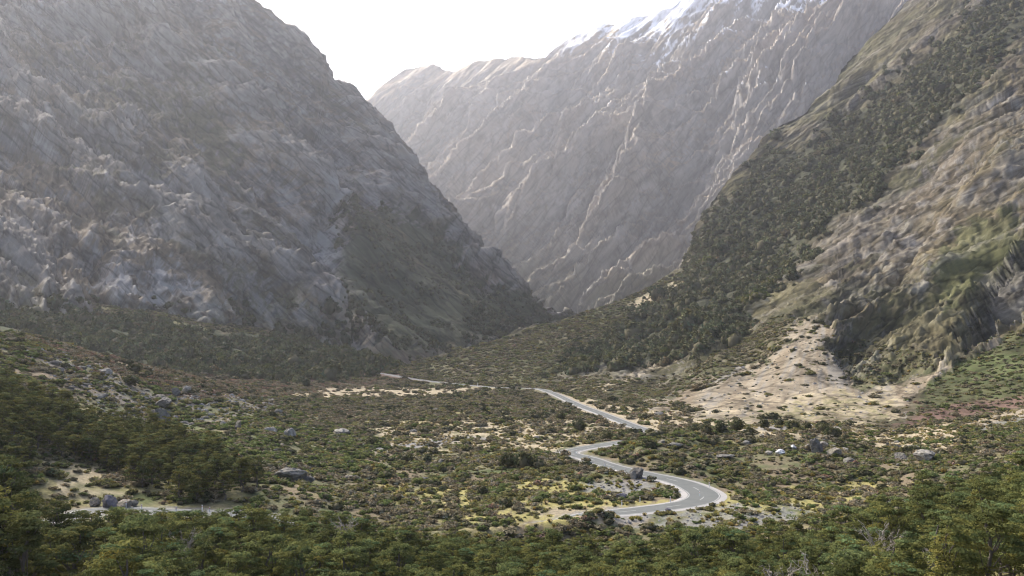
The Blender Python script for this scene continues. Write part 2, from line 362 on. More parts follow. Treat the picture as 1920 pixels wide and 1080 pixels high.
def ribs(P, ang, L, s, octs=5, gain=.5, jit=(0, 9, -7, 12, -10, 6), lac=.46, warp=1.5):
    """spurs and gullies with sharp crests and sharp floors, branching into smaller ones"""
    r = 0; a = 1.0; tot = 0; y = P[..., 1]
    for k in range(octs):
        t = math.radians(ang + jit[k % 6]); al = P[..., 0] * math.cos(t) + P[..., 2] * math.sin(t); ac = -P[..., 0] * math.sin(t) + P[..., 2] * math.cos(t) + .25 * y
        w = noise(al / (4.5 * L), ac / (2.2 * L), y / (4.5 * L), s + k) ; w2 = noise(al / (1.6 * L), ac / (1.1 * L), y / (1.6 * L), s + 40 + k)
        p = ac / L + warp * w + .23 * warp * w2; tr = 2 * np.abs(p - np.floor(p + .5)); m = np.clip(.75 + .9 * noise(al / (3 * L), ac / (2 * L), y / (3 * L), s + 80 + k), .15, 1.5)
        r = r + a * (tr - .5) * m; tot += a; a *= gain; L *= lac
    return r / tot * 1.3
# left mountain
L_RIDGE = [(-700, -520), (-300, -480), (100, -350), (300, -200), (400, -90), (470, 0), (520, 48), (560, 82), (598, 112), (612, 148), (650, 176), (688, 190), (702, 208), (740, 245), (790, 310), (850, 362), (862, 388), (900, 450), (930, 490), (980, 538), (1030, 572), (1075, 590), (1180, 640), (1260, 680)]
L_BASE = [(-700, 700), (0, 640), (300, 650), (600, 690), (740, 712), (1000, 700), (1260, 710)]
L_D = [(-700, 650, 600), (0, 620, 760), (300, 630, 900), (600, 670, 1080), (740, 690, 1180), (930, 640, 1500), (1075, 592, 2100), (1260, 690, 2300), (1000, 700, 1700),
       (470, 0, 2100), (612, 148, 2150), (700, 208, 2250), (862, 388, 2100), (930, 490, 2000), (0, 0, 1700), (0, 300, 1150), (300, 300, 1350), (600, 400, 1480), (640, 600, 1230), (780, 500, 1650), (300, -200, 2200), (-700, -500, 1600), (-300, 200, 1000),
       (620, 350, 1600), (560, 480, 1340), (680, 470, 1480)]
def L_relief(P, PX, PY, N):
    al, ac, dy = strike(P, -40, 150, 5, 45, 1); big = ribs(P, -44, 165, 3, 6, .6)
    al, ac, dy = strike(P, -46, 42, 5, 12, 2); mid = ridged(al, ac, dy, 4, 8)
    x, y, z = P[..., 0], P[..., 1], P[..., 2]
    iso = fbm(x / 120, y / 120, z / 120, 5, 21, .55); fine = fbm(x / 20, y / 20, z / 20, 4, 40, .65); al, ac, dy = strike(P, -50, 8, 3.5, 4, 4); finer = ridged(al, ac, dy, 3, 47) - .4
    calm = np.zeros(P.shape[:2])
    nr = PX.shape[0]; px, py = seen(P)
    veg = zone(px, py, [(640, 365), (760, 400), (900, 520), (1070, 600), (900, 640), (800, 660), (700, 640), (640, 560), (628, 450)], 20, 8)
    gull = np.exp(-((px - pline(py, [(300, 628), (420, 620), (500, 628), (560, 640), (640, 672)])) / 22)**2) * sm(310, 360, py)
    calm = 1 - .55 * veg
    mac = ribs(P, -40, 330, 203, 2, .5); d = calm * (95 * mac + 84 * big + 8 * (mid - .5) + 18 * iso + 4 * fine + 3 * finer) - 35 * gull
    d = d * sm(0, 60, z - 5) 
    return d, (veg, gull, mid, fine, iso, big + .5 * mac)
def mt_base(P, N, px, py, rocky, s, ang, L):
    x, y, z = P[..., 0], P[..., 1], P[..., 2]
    al, ac, dy = strike(P, ang, L, 3.2, L * .6, s + 3); n = fbm(al, ac, dy, 5, s, .6)
    al, ac, dy = strike(P, ang, L * .16, 3.0, L * .12, s + 5); f = fbm(al, ac, dy, 4, s + 9, .65)
    steep = 1 - N[..., 2]; al, ac, dy = strike(P, ang, L * 3.5, 2.2, L, s + 9); nb = fbm(al, ac, dy, 3, s + 11); rocky = rocky - .1 + .3 * nb
    c = np.zeros(P.shape) + C['brown']
    c = mixc(c, 'tuss', sm(-.3, .4, n + .5 * f)); c = mixc(c, 'scrub', .7 * sm(-.15, .4, -n + .5 * f - .6 * nb))
    c = mixc(c, 'rock', sm(.45, .8, steep + .35 * f + rocky)); c = mixc(c, 'pale', sm(.85, 1.25, steep + .8 * f + rocky + .3 * n))
    c = mixc(c, 'dark', .6 * sm(.5, .9, -f))
    return c, n, f
def L_colour(P, px, py, N, aux):
    veg, gull, mid, fine, iso, big = aux
    c, n, f = mt_base(P, N, px, py, .0, 60, -40, 70)
    c = mixc(c, 'dark', .5 * sm(-.05, -.3, big + .1 * f)); c = mixc(c, 'tuss', .5 * sm(.02, .3, big + .1 * f)); c = mixc(c, 'pale', .45 * sm(.12, .3, big + .25 * f))  # dark rock gullies, tussock and pale crests; the contrast also paints in relief shading
    z = zone(px, py, [(180, 500), (300, 490), (380, 540), (440, 600), (430, 612), (300, 590), (200, 560)], 25, 10); z1 = z; c = mixc(c, 'pale', z * sm(-.4, .2, f + .3 * n))
    z = zone(px, py, [(0, 180), (60, 200), (140, 290), (300, 440), (280, 470), (150, 350), (0, 230)], 30, 10); z1 = np.maximum(z1, .8 * z); c = mixc(c, 'pale', .7 * z * sm(-.1, .4, f))
    c = mixc(c, 'scrub', .85 * veg * sm(-.7, .1, f + .4)); c = mixc(c, 'forest', .6 * veg * sm(-.1, .4, n))
    low = sm(520, 620, py + 30 * n) * (1 - sm(900, 1000, px)); c = mixc(c, 'scrub', .6 * low * sm(-.5, .3, f))
    c = mixc(c, 'pale', gull * sm(-.4, .3, f + .1)); fan = zone(px, py, [(640, 560), (670, 590), (700, 640), (690, 655), (655, 640), (630, 590)], 10, 5); c = mixc(c, 'pink', .8 * fan)
    c = mixc(c, 'tan', .6 * zone(px, py, [(860, 620), (935, 630), (890, 645)], 6, 3))
    c = mixc(c, 'pink', .7 * zone(px, py, [(885, 535), (900, 538), (930, 560), (915, 558)], 2, 2))
    c = mixc(c, 'orange', .35 * sm(.25, .6, noise(P[..., 0] / 130, P[..., 1] / 130, P[..., 2] / 60, 77)) * sm(-.3, .3, f))
    c = mixc(c, 'snow', sm(60, -30, py + 60 * f) * sm(.2, .4, f) * sm(700, 300, px))
    return np.concatenate([c, (np.clip(1 - .9 * veg - fan, 0, 1) + 2.5 * z1 * sm(-.3, .2, f) + 2.5 * gull * sm(-.4, .1, f))[..., None]], -1)
M_lm = rock_mat('left_mountain_rock', -42, 15, 4.5, 4.0, .55, crack=.5, rough=.72, spec=.22)
LM = mountain('mountain_left', -760, 1240, 760, 520, L_RIDGE, L_BASE, L_D, L_relief, L_colour, M_lm)

# right mountain with its scree fan
R_RIDGE = [(560, 712), (700, 702), (745, 690), (830, 660), (940, 634), (1000, 612), (1075, 592), (1130, 574), (1200, 542), (1278, 502), (1285, 480), (1300, 450), (1306, 412), (1330, 375), (1380, 322), (1415, 285), (1440, 240), (1500, 210), (1560, 170), (1576, 130), (1602, 95), (1660, 40), (1700, 0), (1800, -120), (2000, -350), (2600, -600)]
R_BASE = [(560, 730), (740, 716), (900, 736), (1000, 745), (1100, 770), (1230, 800), (1400, 815), (1660, 818), (1800, 800), (1920, 765), (2600, 620)]
R_D = [(560, 712, 1000), (740, 704, 980), (900, 722, 760), (1000, 729, 690), (1100, 745, 565), (1230, 775, 430), (1400, 795, 372), (1640, 800, 362), (1720, 785, 385), (1920, 742, 420), (1920, 765, 400),
       (1230, 800, 400), (1400, 815, 350), (1000, 745, 660),
       (830, 660, 1060), (940, 634, 1130), (1075, 592, 1230), (1200, 542, 1330), (1278, 502, 1400), (1306, 412, 1480), (1440, 240, 1650), (1576, 130, 1750), (1700, 0, 1800), (2000, -350, 2200), (2600, -600, 2000),
       (1050, 700, 800), (1230, 680, 830), (1400, 610, 850), (1320, 560, 1040), (1450, 450, 1250), (1600, 250, 1450), (1800, 100, 1350), (1700, 300, 1150), (1900, 300, 850),
       (1230, 740, 560), (1400, 700, 560), (1350, 660, 640), (1440, 620, 680), (1540, 600, 640), (1560, 560, 700), (1640, 700, 520), (1700, 620, 600), (1850, 600, 560), (1900, 680, 470), (2300, 500, 500), (2600, 620, 420),
       (1500, 760, 430), (1550, 690, 520), (1780, 740, 440), (1300, 770, 440), (1850, 450, 700), (2600, 0, 1200)]
Z_DARKF = [(1050, 706), (1120, 690), (1230, 690), (1310, 660), (1400, 612), (1420, 560), (1480, 520), (1500, 470), (1600, 380), (1720, 270), (1900, 90), (1960, 0), (1900, -40), (1800, 60), (1640, 180), (1560, 240), (1480, 290), (1440, 290), (1310, 430), (1295, 500), (1230, 560), (1190, 590), (1140, 640), (1060, 670)]
Z_KNOB = [(1240, 742), (1300, 690), (1380, 640), (1470, 590), (1500, 600), (1480, 650), (1440, 690), (1300, 735), (1200, 752), (1060, 742), (1040, 722), (1150, 705)]
Z_OLIVE = [(560, 715), (700, 705), (745, 690), (940, 634), (1075, 592), (1280, 505), (1270, 540), (1200, 585), (1140, 640), (1060, 670), (1050, 706), (1030, 725), (900, 722), (740, 706)]
Z_FAN = [(1240, 745), (1340, 705), (1440, 672), (1490, 600), (1550, 590), (1560, 640), (1600, 720), (1690, 715), (1800, 660), (1740, 730), (1660, 790), (1400, 830), (1200, 800), (1160, 770)]
Z_TONGUE = [(1075, 745), (1180, 700), (1260, 668), (1300, 660), (1230, 695), (1130, 735)]
Z_RGREEN = [(1700, 800), (1730, 760), (1740, 720), (1830, 660), (1930, 610), (2200, 500), (2200, 680), (1920, 765), (1800, 790)]
Z_TOE = [(1575, 660), (1600, 640), (1720, 660), (1760, 690), (1700, 715), (1600, 732)]
def R_relief(P, PX, PY, N):
    x, y, z = P[..., 0], P[..., 1], P[..., 2]; px, py = seen(P)
    fan = np.maximum.reduce([zone(px, py, Z_FAN, 6, 14), zone(px, py, Z_OLIVE, 4, 16, 40, 2), zone(px, py, Z_RGREEN, 5, 14, 40, 3), zone(px, py, Z_KNOB, 5, 14, 40, 3)])
    dk = zone(px, py, Z_DARKF, 8, 12, 40, 4)
    al, ac, dy = strike(P, 32, 70, 5, 25, 31); big = ribs(P, 32, 62, 33, 6, .62, (0, 5, -5, 7, -6, 4), .46, .9)
    al, ac, dy = strike(P, 30, 15, 5, 6, 32); mid = ridged(al, ac, dy, 4, 38)
    iso = fbm(x / 80, y / 80, z / 80, 5, 51, .55); fine = fbm(x / 11, y / 11, z / 11, 4, 55, .65); al, ac, dy = strike(P, 28, 4.5, 3.5, 2.5, 4); finer = ridged(al, ac, dy, 3, 57) - .4
    edge = 1.0
    amp = (1 - .93 * fan) * (1 - .7 * dk)
    mac = ribs(P, 36, 170, 233, 2, .5); d = amp * (34 * mac + 26 * big + 3 * (mid - .5) + 6 * iso + 1.6 * fine + 2.2 * finer) + (fan * 1.2 + dk * 5) * fbm(x / 40, y / 40, z / 40, 3, 52)
    # open gully above the fan
    gl = np.exp(-((px - pline(py, [(380, 1760), (480, 1700), (560, 1640), (600, 1560)])) / 14)**2) * sm(400, 470, py) * sm(615, 590, py); d = d - 14 * gl
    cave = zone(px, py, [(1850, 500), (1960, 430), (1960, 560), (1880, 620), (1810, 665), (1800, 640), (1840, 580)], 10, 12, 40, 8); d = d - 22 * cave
    # the foot is led onto the valley floor
    d = d * sm(0, 18, z - 1)
    return d, (fan, dk, cave, mid, big + .4 * mac)
def R_colour(P, px, py, N, aux):
    fan, dk, cave, mid, big = aux
    x, y, z = P[..., 0], P[..., 1], P[..., 2]
    c, n, f = mt_base(P, N, px, py, -.05, 160, 31, 45)
    c = mixc(c, 'dark', .45 * sm(-.05, -.3, big + .1 * f)); c = mixc(c, 'tuss', .5 * sm(.02, .3, big + .1 * f)); c = mixc(c, 'pale', .25 * sm(.15, .4, big + .25 * f))  # rock and tussock tones by rib height, doubling as painted gully shade
    f2 = fbm(x / 3.5, y / 3.5, z / 3.5, 3, 171); c = c * .82
    bare = zone(px, py, [(1560, 560), (1520, 470), (1640, 330), (1800, 220), (1950, 120), (1950, 420), (1850, 470), (1740, 560), (1640, 600)], 30, 12)
    c = mixc(c, 'pale', .45 * bare * sm(-.05, .45, mid - .5 + .7 * f)); c = mixc(c, 'scrub', .55 * sm(-.5, .3, n - .3 * f) * (1 - .6 * bare)); c = mixc(c, 'yell', .14 * sm(.1, .6, n + .3 * f) * (1 - fan))
    moss = zone(px, py, [(1740, 520), (1800, 420), (1920, 380), (1900, 480), (1840, 540), (1780, 580)], 20, 8); c = mixc(c, 'scrub', .8 * moss); c = mixc(c, 'yell', .12 * moss * sm(0, .4, f))
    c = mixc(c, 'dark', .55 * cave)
    def put(name, poly, amt=1., thr=None, **k):
        nonlocal c
        q = zone(px, py, poly, **k) * amt
        if thr is not None: q = q * sm(thr - .15, thr + .15, .7 * n + .7 * f2)
        c = mixc(c, name, q)
    put('brown', Z_DARKF, .9); put('forest', Z_DARKF, .7)
    put('scrub', Z_OLIVE, .9); put('tuss', Z_OLIVE, .7, thr=.25)
    put('tan', [(1170, 575), (1290, 510), (1285, 530), (1215, 572), (1185, 592)], .9, thr=-.4, wander=5)
    put('scrub', Z_KNOB, .95); put('brown', Z_KNOB, .6, thr=0)
    put('pink', Z_FAN, .95, thr=-.5, s=3, wander=26); ax, ay = px - 1545, py - 560; st_ = fbm(np.arctan2(ax, ay) * 14, np.hypot(ax, ay) / 90, 0, 4, 190); fz_ = zone(px, py, Z_FAN, wander=26); c = mixc(c, 'tuss', .6 * fz_ * sm(.05, .4, st_)); c = mixc(c, 'gravel', .5 * fz_ * sm(.05, .4, -st_)); c = mixc(c, 'brown', .6 * fz_ * sm(.3, .7, f2 + .4 * n)); put('tan', [(1180, 790), (1400, 745), (1600, 735), (1720, 715), (1660, 800), (1400, 820), (1230, 810)], .8, thr=-.1, wander=22)
    put('yell', [(1400, 765), (1560, 745), (1700, 715), (1660, 790), (1500, 800)], .35, thr=.05, wander=24); put('scrub', [(1250, 770), (1500, 755), (1660, 745), (1660, 800), (1250, 810)], .6, thr=.2, wander=20)
    put('tan', Z_TONGUE, .85, thr=-.45, wander=6)
    put('scrub', Z_TOE, .9); put('brown', Z_TOE, .4, thr=0)
    put('scrub', Z_RGREEN, .9); put('green', Z_RGREEN, .6, thr=0); put('red', [(1670, 800), (1750, 765), (1920, 740), (1920, 762), (1800, 795)], .9, wander=5)
    soft = np.maximum(fan, dk)
    return np.concatenate([c, np.clip(1 - 1.2 * soft, 0, 1)[..., None]], -1)
M_rm = rock_mat('right_mountain_rock', 30, 8, 4.5, 2.0, .5, pale_amt=.3, crack=.5, rough=.9, spec=.1)
RM = mountain('mountain_right', 590, 2560, 820, 560, R_RIDGE, R_BASE, R_D, R_relief, R_colour, M_rm, back=14, backstep=30.)

# far mountain with snow
F_RIDGE = [(400, 420), (600, 290), (660, 215), (690, 188), (715, 160), (760, 128), (800, 122), (850, 134), (890, 118), (960, 106), (1020, 108), (1060, 74), (1120, 48), (1170, 42), (1210, 30), (1260, 12), (1300, -20), (1400, -90), (1600, -200), (1900, -340), (2300, -420)]
F_BASE = [(400, 640), (1080, 640), (1500, 700), (2300, 700)]
F_D = [(400, 640, 4200), (1080, 620, 2900), (1300, 600, 2800), (2300, 640, 2500), (690, 188, 5200), (850, 134, 5300), (1020, 108, 5000), (1280, 0, 5000), (1600, -200, 4800), (2300, -420, 4600),
       (850, 340, 4400), (900, 430, 3900), (1000, 300, 4100), (1200, 300, 3800), (1400, 250, 3500), (1500, 100, 3900), (1080, 480, 3300), (2000, 200, 3400), (760, 260, 4900)]
def F_relief(P, PX, PY, N):
    x, y, z = P[..., 0], P[..., 1], P[..., 2]
    al, ac, dy = strike(P, 46, 360, 6, 110, 61); big = ribs(P, 51, 300, 63, 6, .62, (0, 5, -5, 7, -6, 4), .48, .95)
    al, ac, dy = strike(P, 54, 90, 5, 30, 62); mid = ridged(al, ac, dy, 4, 68)
    iso = fbm(x / 300, y / 300, z / 300, 5, 81, .55); fine = fbm(x / 40, y / 40, z / 40, 4, 85, .6)
    mac = ribs(P, 48, 760, 263, 2, .5, warp=1.0); d = 300 * mac + 290 * big + 10 * (mid - .5) + 20 * iso + 8 * fine
    rg = np.ones(P.shape[:2]); 
    return d, (big + .5 * mac, mid, fine)
def F_colour(P, px, py, N, aux):
    big, mid, fine = aux; x, y, z = P[..., 0], P[..., 1], P[..., 2]
    al, ac, dy = strike(P, 48, 200, 3.5, 100, 260); n = fbm(al, ac, dy, 5, 260, .6)
    al, ac, dy = strike(P, 52, 32, 3.0, 20, 262); f = fbm(al, ac, dy, 4, 269, .6); steep = 1 - N[..., 2]
    c = np.zeros(P.shape) + C['tuss'] * 1.6; c = mixc(c, 'brown', .7 * sm(0, .5, n)); c = mixc(c, 'orange', .6 * sm(500, 1200, z) * sm(-.1, .4, f - n))  # tussock lightened so its colour carries some of the haze's paleness
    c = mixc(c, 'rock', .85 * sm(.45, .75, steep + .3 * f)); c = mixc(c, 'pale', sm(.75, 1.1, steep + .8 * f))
    c = mixc(c, 'dark', .4 * sm(-.04, -.3, big + .1 * f)); c = mixc(c, 'orange', .3 * sm(.03, .3, big + .1 * f)); c = mixc(c, 'pale', .25 * sm(.12, .35, big + .3 * f))  # dark gullies and warm pale crests: rock tones plus rib shading put into the colour
    c = mixc(c, 'scrub', .6 * sm(500, 150, z + 250 * n))
    c = mixc(c, 'pale', .7 * np.exp(-((px - pline(py, [(420, 1165), (500, 1130), (560, 1090), (600, 1070)])) / 9)**2) * sm(400, 480, py))
    snow = sm(.09, .17, .75 * f + .6 * n + .55 * n + (z - 1640) / 620 + .9 * (N[..., 2] - .62)) * sm(1000, 1120, px)
    c = mixc(c, 'snow', snow)
    return c
M_fm = rock_mat('far_mountain_rock', 52, 40, 4.5, 7, .45, pale_amt=.5, crack=.4, rough=.65, spec=.3)
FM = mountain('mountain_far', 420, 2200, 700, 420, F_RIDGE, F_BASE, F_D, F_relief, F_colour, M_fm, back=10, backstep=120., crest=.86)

# plain that carries on beyond and behind everything built
V = np.array([(-14000, -9000, -24), (14000, -9000, -24), (14000, 15000, -24), (-14000, 15000, -24)]); o = mesh_np('surrounding_land', V, [[0, 1, 2, 3]], np.tile(C['scrub'], (4, 1)), M_ground); o['kind'] = 'structure'


# ------------------------------------------------------------------ roads
def strip_from(line, zl, off0, off1, lift, name, mat, parent=None, a=0, b=None, drop0=0, drop1=0, kind='structure'):
    """a strip that follows a centre line between two sideways offsets (arrays or numbers)"""
    b = b or len(line); L = line[a:b]; Z = zl[a:b]; T = np.gradient(L, axis=0); T /= np.linalg.norm(T, axis=1, keepdims=True); S = np.c_[T[:, 1], -T[:, 0]]
    o0 = np.broadcast_to(off0, (len(line),))[a:b]; o1 = np.broadcast_to(off1, (len(line),))[a:b]; V = []
    for k in range(4):
        o = o0 + (o1 - o0) * k / 3; d = drop0 + (drop1 - drop0) * k / 3
        V.append(np.c_[L + S * o[:, None], Z + lift - d])
    V = np.array(V); o = mesh_np(name, V.reshape(-1, 3), gridfaces(4, len(L))[:, ::-1], None, mat, parent, smooth=False)
    if parent is None: o['kind'] = kind
    return o
def simple_mat(name, col, rough=.85, noise_scale=None, amp=.25, bump=0):
    m, nt, b = mat_new(name); b.inputs['Base Color'].default_value = (*col, 1); b.inputs['Roughness'].default_value = rough
    if noise_scale:
        n = nt.nodes.new('ShaderNodeTexNoise'); n.inputs['Scale'].default_value = noise_scale; n.inputs['Detail'].default_value = 5
        g = nt.nodes.new('ShaderNodeNewGeometry'); nt.links.new(g.outputs['Position'], n.inputs['Vector'])
        mx = nt.nodes.new('ShaderNodeMix'); mx.data_type = 'RGBA'; mx.inputs['A'].default_value = (*[c * (1 - amp) for c in col], 1); mx.inputs['B'].default_value = (*[min(1, c * (1 + amp)) for c in col], 1)
        nt.links.new(n.outputs['Fac'], mx.inputs['Factor']); nt.links.new(mx.outputs['Result'], b.inputs['Base Color'])
        if bump:
            bp = nt.nodes.new('ShaderNodeBump'); bp.inputs['Strength'].default_value = bump; bp.inputs['Distance'].default_value = .1
            nt.links.new(n.outputs['Fac'], bp.inputs['Height']); nt.links.new(bp.outputs['Normal'], b.inputs['Normal'])
    return m
M_seal = simple_mat('chip_seal', (.135, .145, .137), .8, .35, .22); M_shoulder = simple_mat('shoulder_gravel', (.36, .35, .33), .95, 1.6, .25, .6)
M_line = simple_mat('road_paint', (.45, .45, .43), .6, 2.0, .12); M_white = simple_mat('white_plastic', (.8, .8, .78), .5); M_redr = simple_mat('red_reflector', (.5, .04, .03), .3); M_post_dark = simple_mat('weathered_timber', (.1, .08, .06), .9)
bend = np.exp(-((ROAD[:, 1] - 198) / 22)**2) * (ROAD[:, 0] > 20)
hw = 2.6 + .9 * bend
road = strip_from(ROAD, RZ, -hw, hw, .02, 'road', M_seal)
for s_ in (-1, 1):
    strip_from(ROAD, RZ, s_ * hw, s_ * (hw + .7 + .7 * bend), .012, 'gravel_shoulder', M_shoulder, road, drop0=0, drop1=.12)
    strip_from(ROAD, RZ, s_ * (hw - .35), s_ * (hw - .2), .028, 'edge_line', M_line, road)
for a_ in range(4, len(ROAD) - 4, 6):
    strip_from(ROAD, RZ, -.07, .07, .028, 'centre_dash', M_line, road, a=a_, b=a_ + 3)
for ch in road.children: ch['kind'] = 'structure'

# ------------------------------------------------------------------ builders for plants and rocks
def leafmat(name, a, b, trans=.38, dark=None):
    m = bpy.data.materials.new(name); m.use_nodes = True; nt = m.node_tree; N = nt.nodes; L = nt.links; N.remove(N['Principled BSDF'])
    oi = N.new('ShaderNodeObjectInfo'); mx = N.new('ShaderNodeMix'); mx.data_type = 'RGBA'; mx.inputs['A'].default_value = (*a, 1); mx.inputs['B'].default_value = (*b, 1)
    at_ = N.new('ShaderNodeAttribute'); at_.attribute_name = 'Col'
    L.new(oi.outputs['Random'], mx.inputs['Factor']); v = N.new('ShaderNodeVectorMath'); v.operation = 'MULTIPLY'; L.new(mx.outputs['Result'], v.inputs[0]); L.new(at_.outputs['Color'], v.inputs[1])
    d = N.new('ShaderNodeBsdfDiffuse'); t = N.new('ShaderNodeBsdfTranslucent'); ms = N.new('ShaderNodeMixShader'); ms.inputs[0].default_value = trans
    L.new(v.outputs[0], d.inputs['Color']); L.new(v.outputs[0], t.inputs['Color']); L.new(d.outputs[0], ms.inputs[1]); L.new(t.outputs[0], ms.inputs[2])
    L.new(ms.outputs[0], N['Material Output'].inputs['Surface']); return m
LM_ = dict(beech=leafmat('beech_leaves', (.125, .148, .058), (.18, .19, .066)), dbeech=leafmat('dark_beech_leaves', (.09, .105, .045), (.15, .15, .055)),
           far=leafmat('far_forest_leaves', (.08, .093, .052), (.14, .145, .075), .15), olive=leafmat('olive_shrub_leaves', (.16, .165, .07), (.23, .22, .095)),
           green=leafmat('green_shrub_leaves', (.11, .155, .06), (.17, .20, .075)), grey=leafmat('twiggy_shrub', (.22, .195, .135), (.28, .245, .17), .1),
           red=leafmat('red_brown_shrub', (.20, .14, .11), (.27, .19, .15), .1), dark=leafmat('dark_shrub', (.06, .07, .04), (.09, .095, .045)),
           tuss=leafmat('tussock_blades', (.42, .35, .18), (.52, .43, .25), .2), ytuss=leafmat('green_gold_tussock', (.30, .28, .09), (.42, .36, .14), .2),
           brown=leafmat('brown_green_shrub', (.15, .13, .085), (.20, .175, .11), .15))
M_bark = simple_mat('beech_bark', (.13, .115, .10), .95, 3, .35); M_deadbark = simple_mat('bleached_wood', (.30, .275, .235), .9, 4, .25); M_core = simple_mat('opaque_core', (.11, .10, .06), 1.0)  # core: solid blob added inside shrubs to stop light and view passing through
def leaves(rng, cen, rad, n, size, up=.35, aspect=.6, tone=(.7, 1.3)):
    """n small leaf faces spread over the shells of clumps; returns verts, faces, tones"""
    cen = np.asarray(cen, float); rad = np.asarray(rad, float); K = len(cen); k = rng.integers(0, K, n)
    d = rng.normal(size=(n, 3)); d /= np.linalg.norm(d, axis=1, keepdims=True); r = rng.uniform(.45, 1.05, (n, 1)) ** .6
    p = cen[k] + d * r * rad[k]
    nn = d * .7 + rng.normal(size=(n, 3)) * .55 + np.array([0, 0, up]); nn /= np.linalg.norm(nn, axis=1, keepdims=True)
    t = np.cross(nn, rng.normal(size=(n, 3))); t /= np.linalg.norm(t, axis=1, keepdims=True); b = np.cross(nn, t)
    s = size * rng.uniform(.6, 1.3, (n, 1)); t *= s; b *= s * aspect
    V = np.stack([p - t, p - b * .9, p + t, p + b], 1).reshape(-1, 3); Fq = np.arange(4 * n).reshape(-1, 4)
    ct = rng.uniform(tone[0], tone[1], K)[k] * rng.uniform(.85, 1.15, n)
    hue = rng.normal(0, .08, K)[k]
    c = np.stack([ct * (1 + hue), ct, ct * (1 - hue)], 1); return V, Fq, np.repeat(c, 4, 0)
_ico = {}
def ico(sub):
    if sub not in _ico:
        bm = bmesh.new(); bmesh.ops.create_icosphere(bm, subdivisions=sub, radius=1.0); bm.verts.ensure_lookup_table()
        _ico[sub] = (np.array([v.co[:] for v in bm.verts]), np.array([[v.index for v in f.verts] for f in bm.faces])); bm.free()
    return _ico[sub]
def mesh_multi(name, parts, mats):
    """parts: list of (verts, faces, colours or None, material index); triangles and quads may be mixed"""
    V = []; L = []; st = []; mi = []; cols = []; off = 0; ls = 0
    for v, f, c, m in parts:
        v = np.asarray(v, float); f = np.asarray(f); V.append(v); L.append((f + off).ravel()); k = f.shape[1]; st.append(ls + np.arange(len(f)) * k); ls += f.size
        mi.append(np.full(len(f), m)); cols.append(np.ones((len(v), 3)) if c is None else c); off += len(v)
    V = np.concatenate(V); L = np.concatenate(L); st = np.concatenate(st); mi = np.concatenate(mi); cols = np.concatenate(cols)
    me = bpy.data.meshes.new(name); me.vertices.add(len(V)); me.vertices.foreach_set('co', V.astype(np.float32).ravel()); me.loops.add(len(L)); me.loops.foreach_set('vertex_index', L.astype(np.int32))
    me.polygons.add(len(st)); me.polygons.foreach_set('loop_start', st.astype(np.int32)); me.polygons.foreach_set('material_index', mi.astype(np.int32)); me.update(calc_edges=True)
    a_ = me.color_attributes.new('Col', 'FLOAT_COLOR', 'POINT'); c = np.ones((len(V), 4), np.float32); c[:, :3] = cols; a_.data.foreach_set('color', c.ravel())
    for m in mats: me.materials.append(m)
    return me
def tube(pts, r0, r1, seg=6):
    p = np.array(pts, float); n = len(p); T = np.gradient(p, axis=0); T /= np.linalg.norm(T, axis=1, keepdims=True); A = np.cross(T, [.31, .17, .93] if abs(T[0, 2]) < .9 else [1, .1, 0]); A /= np.linalg.norm(A, axis=1, keepdims=True); B = np.cross(T, A)
    r = np.linspace(r0, r1, n)[:, None, None]; th = np.linspace(0, 2 * math.pi, seg, endpoint=False)
    V = p[:, None] + r * (np.cos(th)[None, :, None] * A[:, None] + np.sin(th)[None, :, None] * B[:, None])
    i = np.arange(n - 1)[:, None] * seg; j = np.arange(seg)[None]; jn = (j + 1) % seg
    Fq = np.stack([i + j, i + jn, i + seg + jn, i + seg + j], -1).reshape(-1, 4); return V.reshape(-1, 3), Fq
def wiggle(rng, a, b, n=5, w=.12):
    a = np.array(a, float); b = np.array(b, float); t = np.linspace(0, 1, n)[:, None]; q = a + (b - a) * t; L = np.linalg.norm(b - a)
    q[1:-1] += rng.normal(size=(n - 2, 3)) * w * L * .5; return q
def beech_meshes(seed, H, R, mat, nl=2000, ls=.2):
    """a mountain beech: leaning trunk with limbs, flat tiers of small leaves with gaps between"""
    rng = np.random.default_rng(seed); K = 44; cen = []; rad = []; tr = []
    top = np.array([rng.normal(0, .35), rng.normal(0, .35), H * .9]); trunk = wiggle(rng, (0, 0, -.4), top, 7, .07); tr.append(tube(trunk, .17 * H / 7, .04, 7))
    lobes = rng.uniform(.6, 1.25, 7)
    for k in range(K):
        t = .25 + .72 * ((k + .5) / K) ** .85; a = k * 2.4 + rng.normal(0, .5); lob = np.interp((a % 6.283) / 6.283 * 7, range(8), list(lobes) + [lobes[0]]); rr = R * (1.12 - t) ** .5 * rng.uniform(.35, 1.1) * lob
        q = np.array([math.cos(a) * rr, math.sin(a) * rr, H * t + rng.normal(0, .3)]); c0 = trunk[min(6, int(t * .75 * 6))]
        cen.append(q); w = R * rng.uniform(.18, .40); rad.append((w, w * rng.uniform(.6, 1), w * rng.uniform(.16, .34)))
        if k % 3 == 0: tr.append(tube(wiggle(rng, c0, q, 4, .12), .06, .02, 4))
    V, Fq, c = leaves(rng, cen, rad, nl, ls, 1.1, .5, (.65, 1.3))
    iv, jf = ico(2); core = iv * np.array([R * .38, R * .38, H * .24]) * (1 + .25 * fbm(iv[:, :1] * 2 + seed, iv[:, 1:2] * 2, iv[:, 2:3] * 2, 2, seed)) + np.array([0, 0, H * .5])
    crown = mesh_multi('crown', [(V, Fq, c, 0)], [mat])
    tm = mesh_multi('trunk', [(v, f, None, 0) for v, f in tr], [M_bark]); return crown, tm
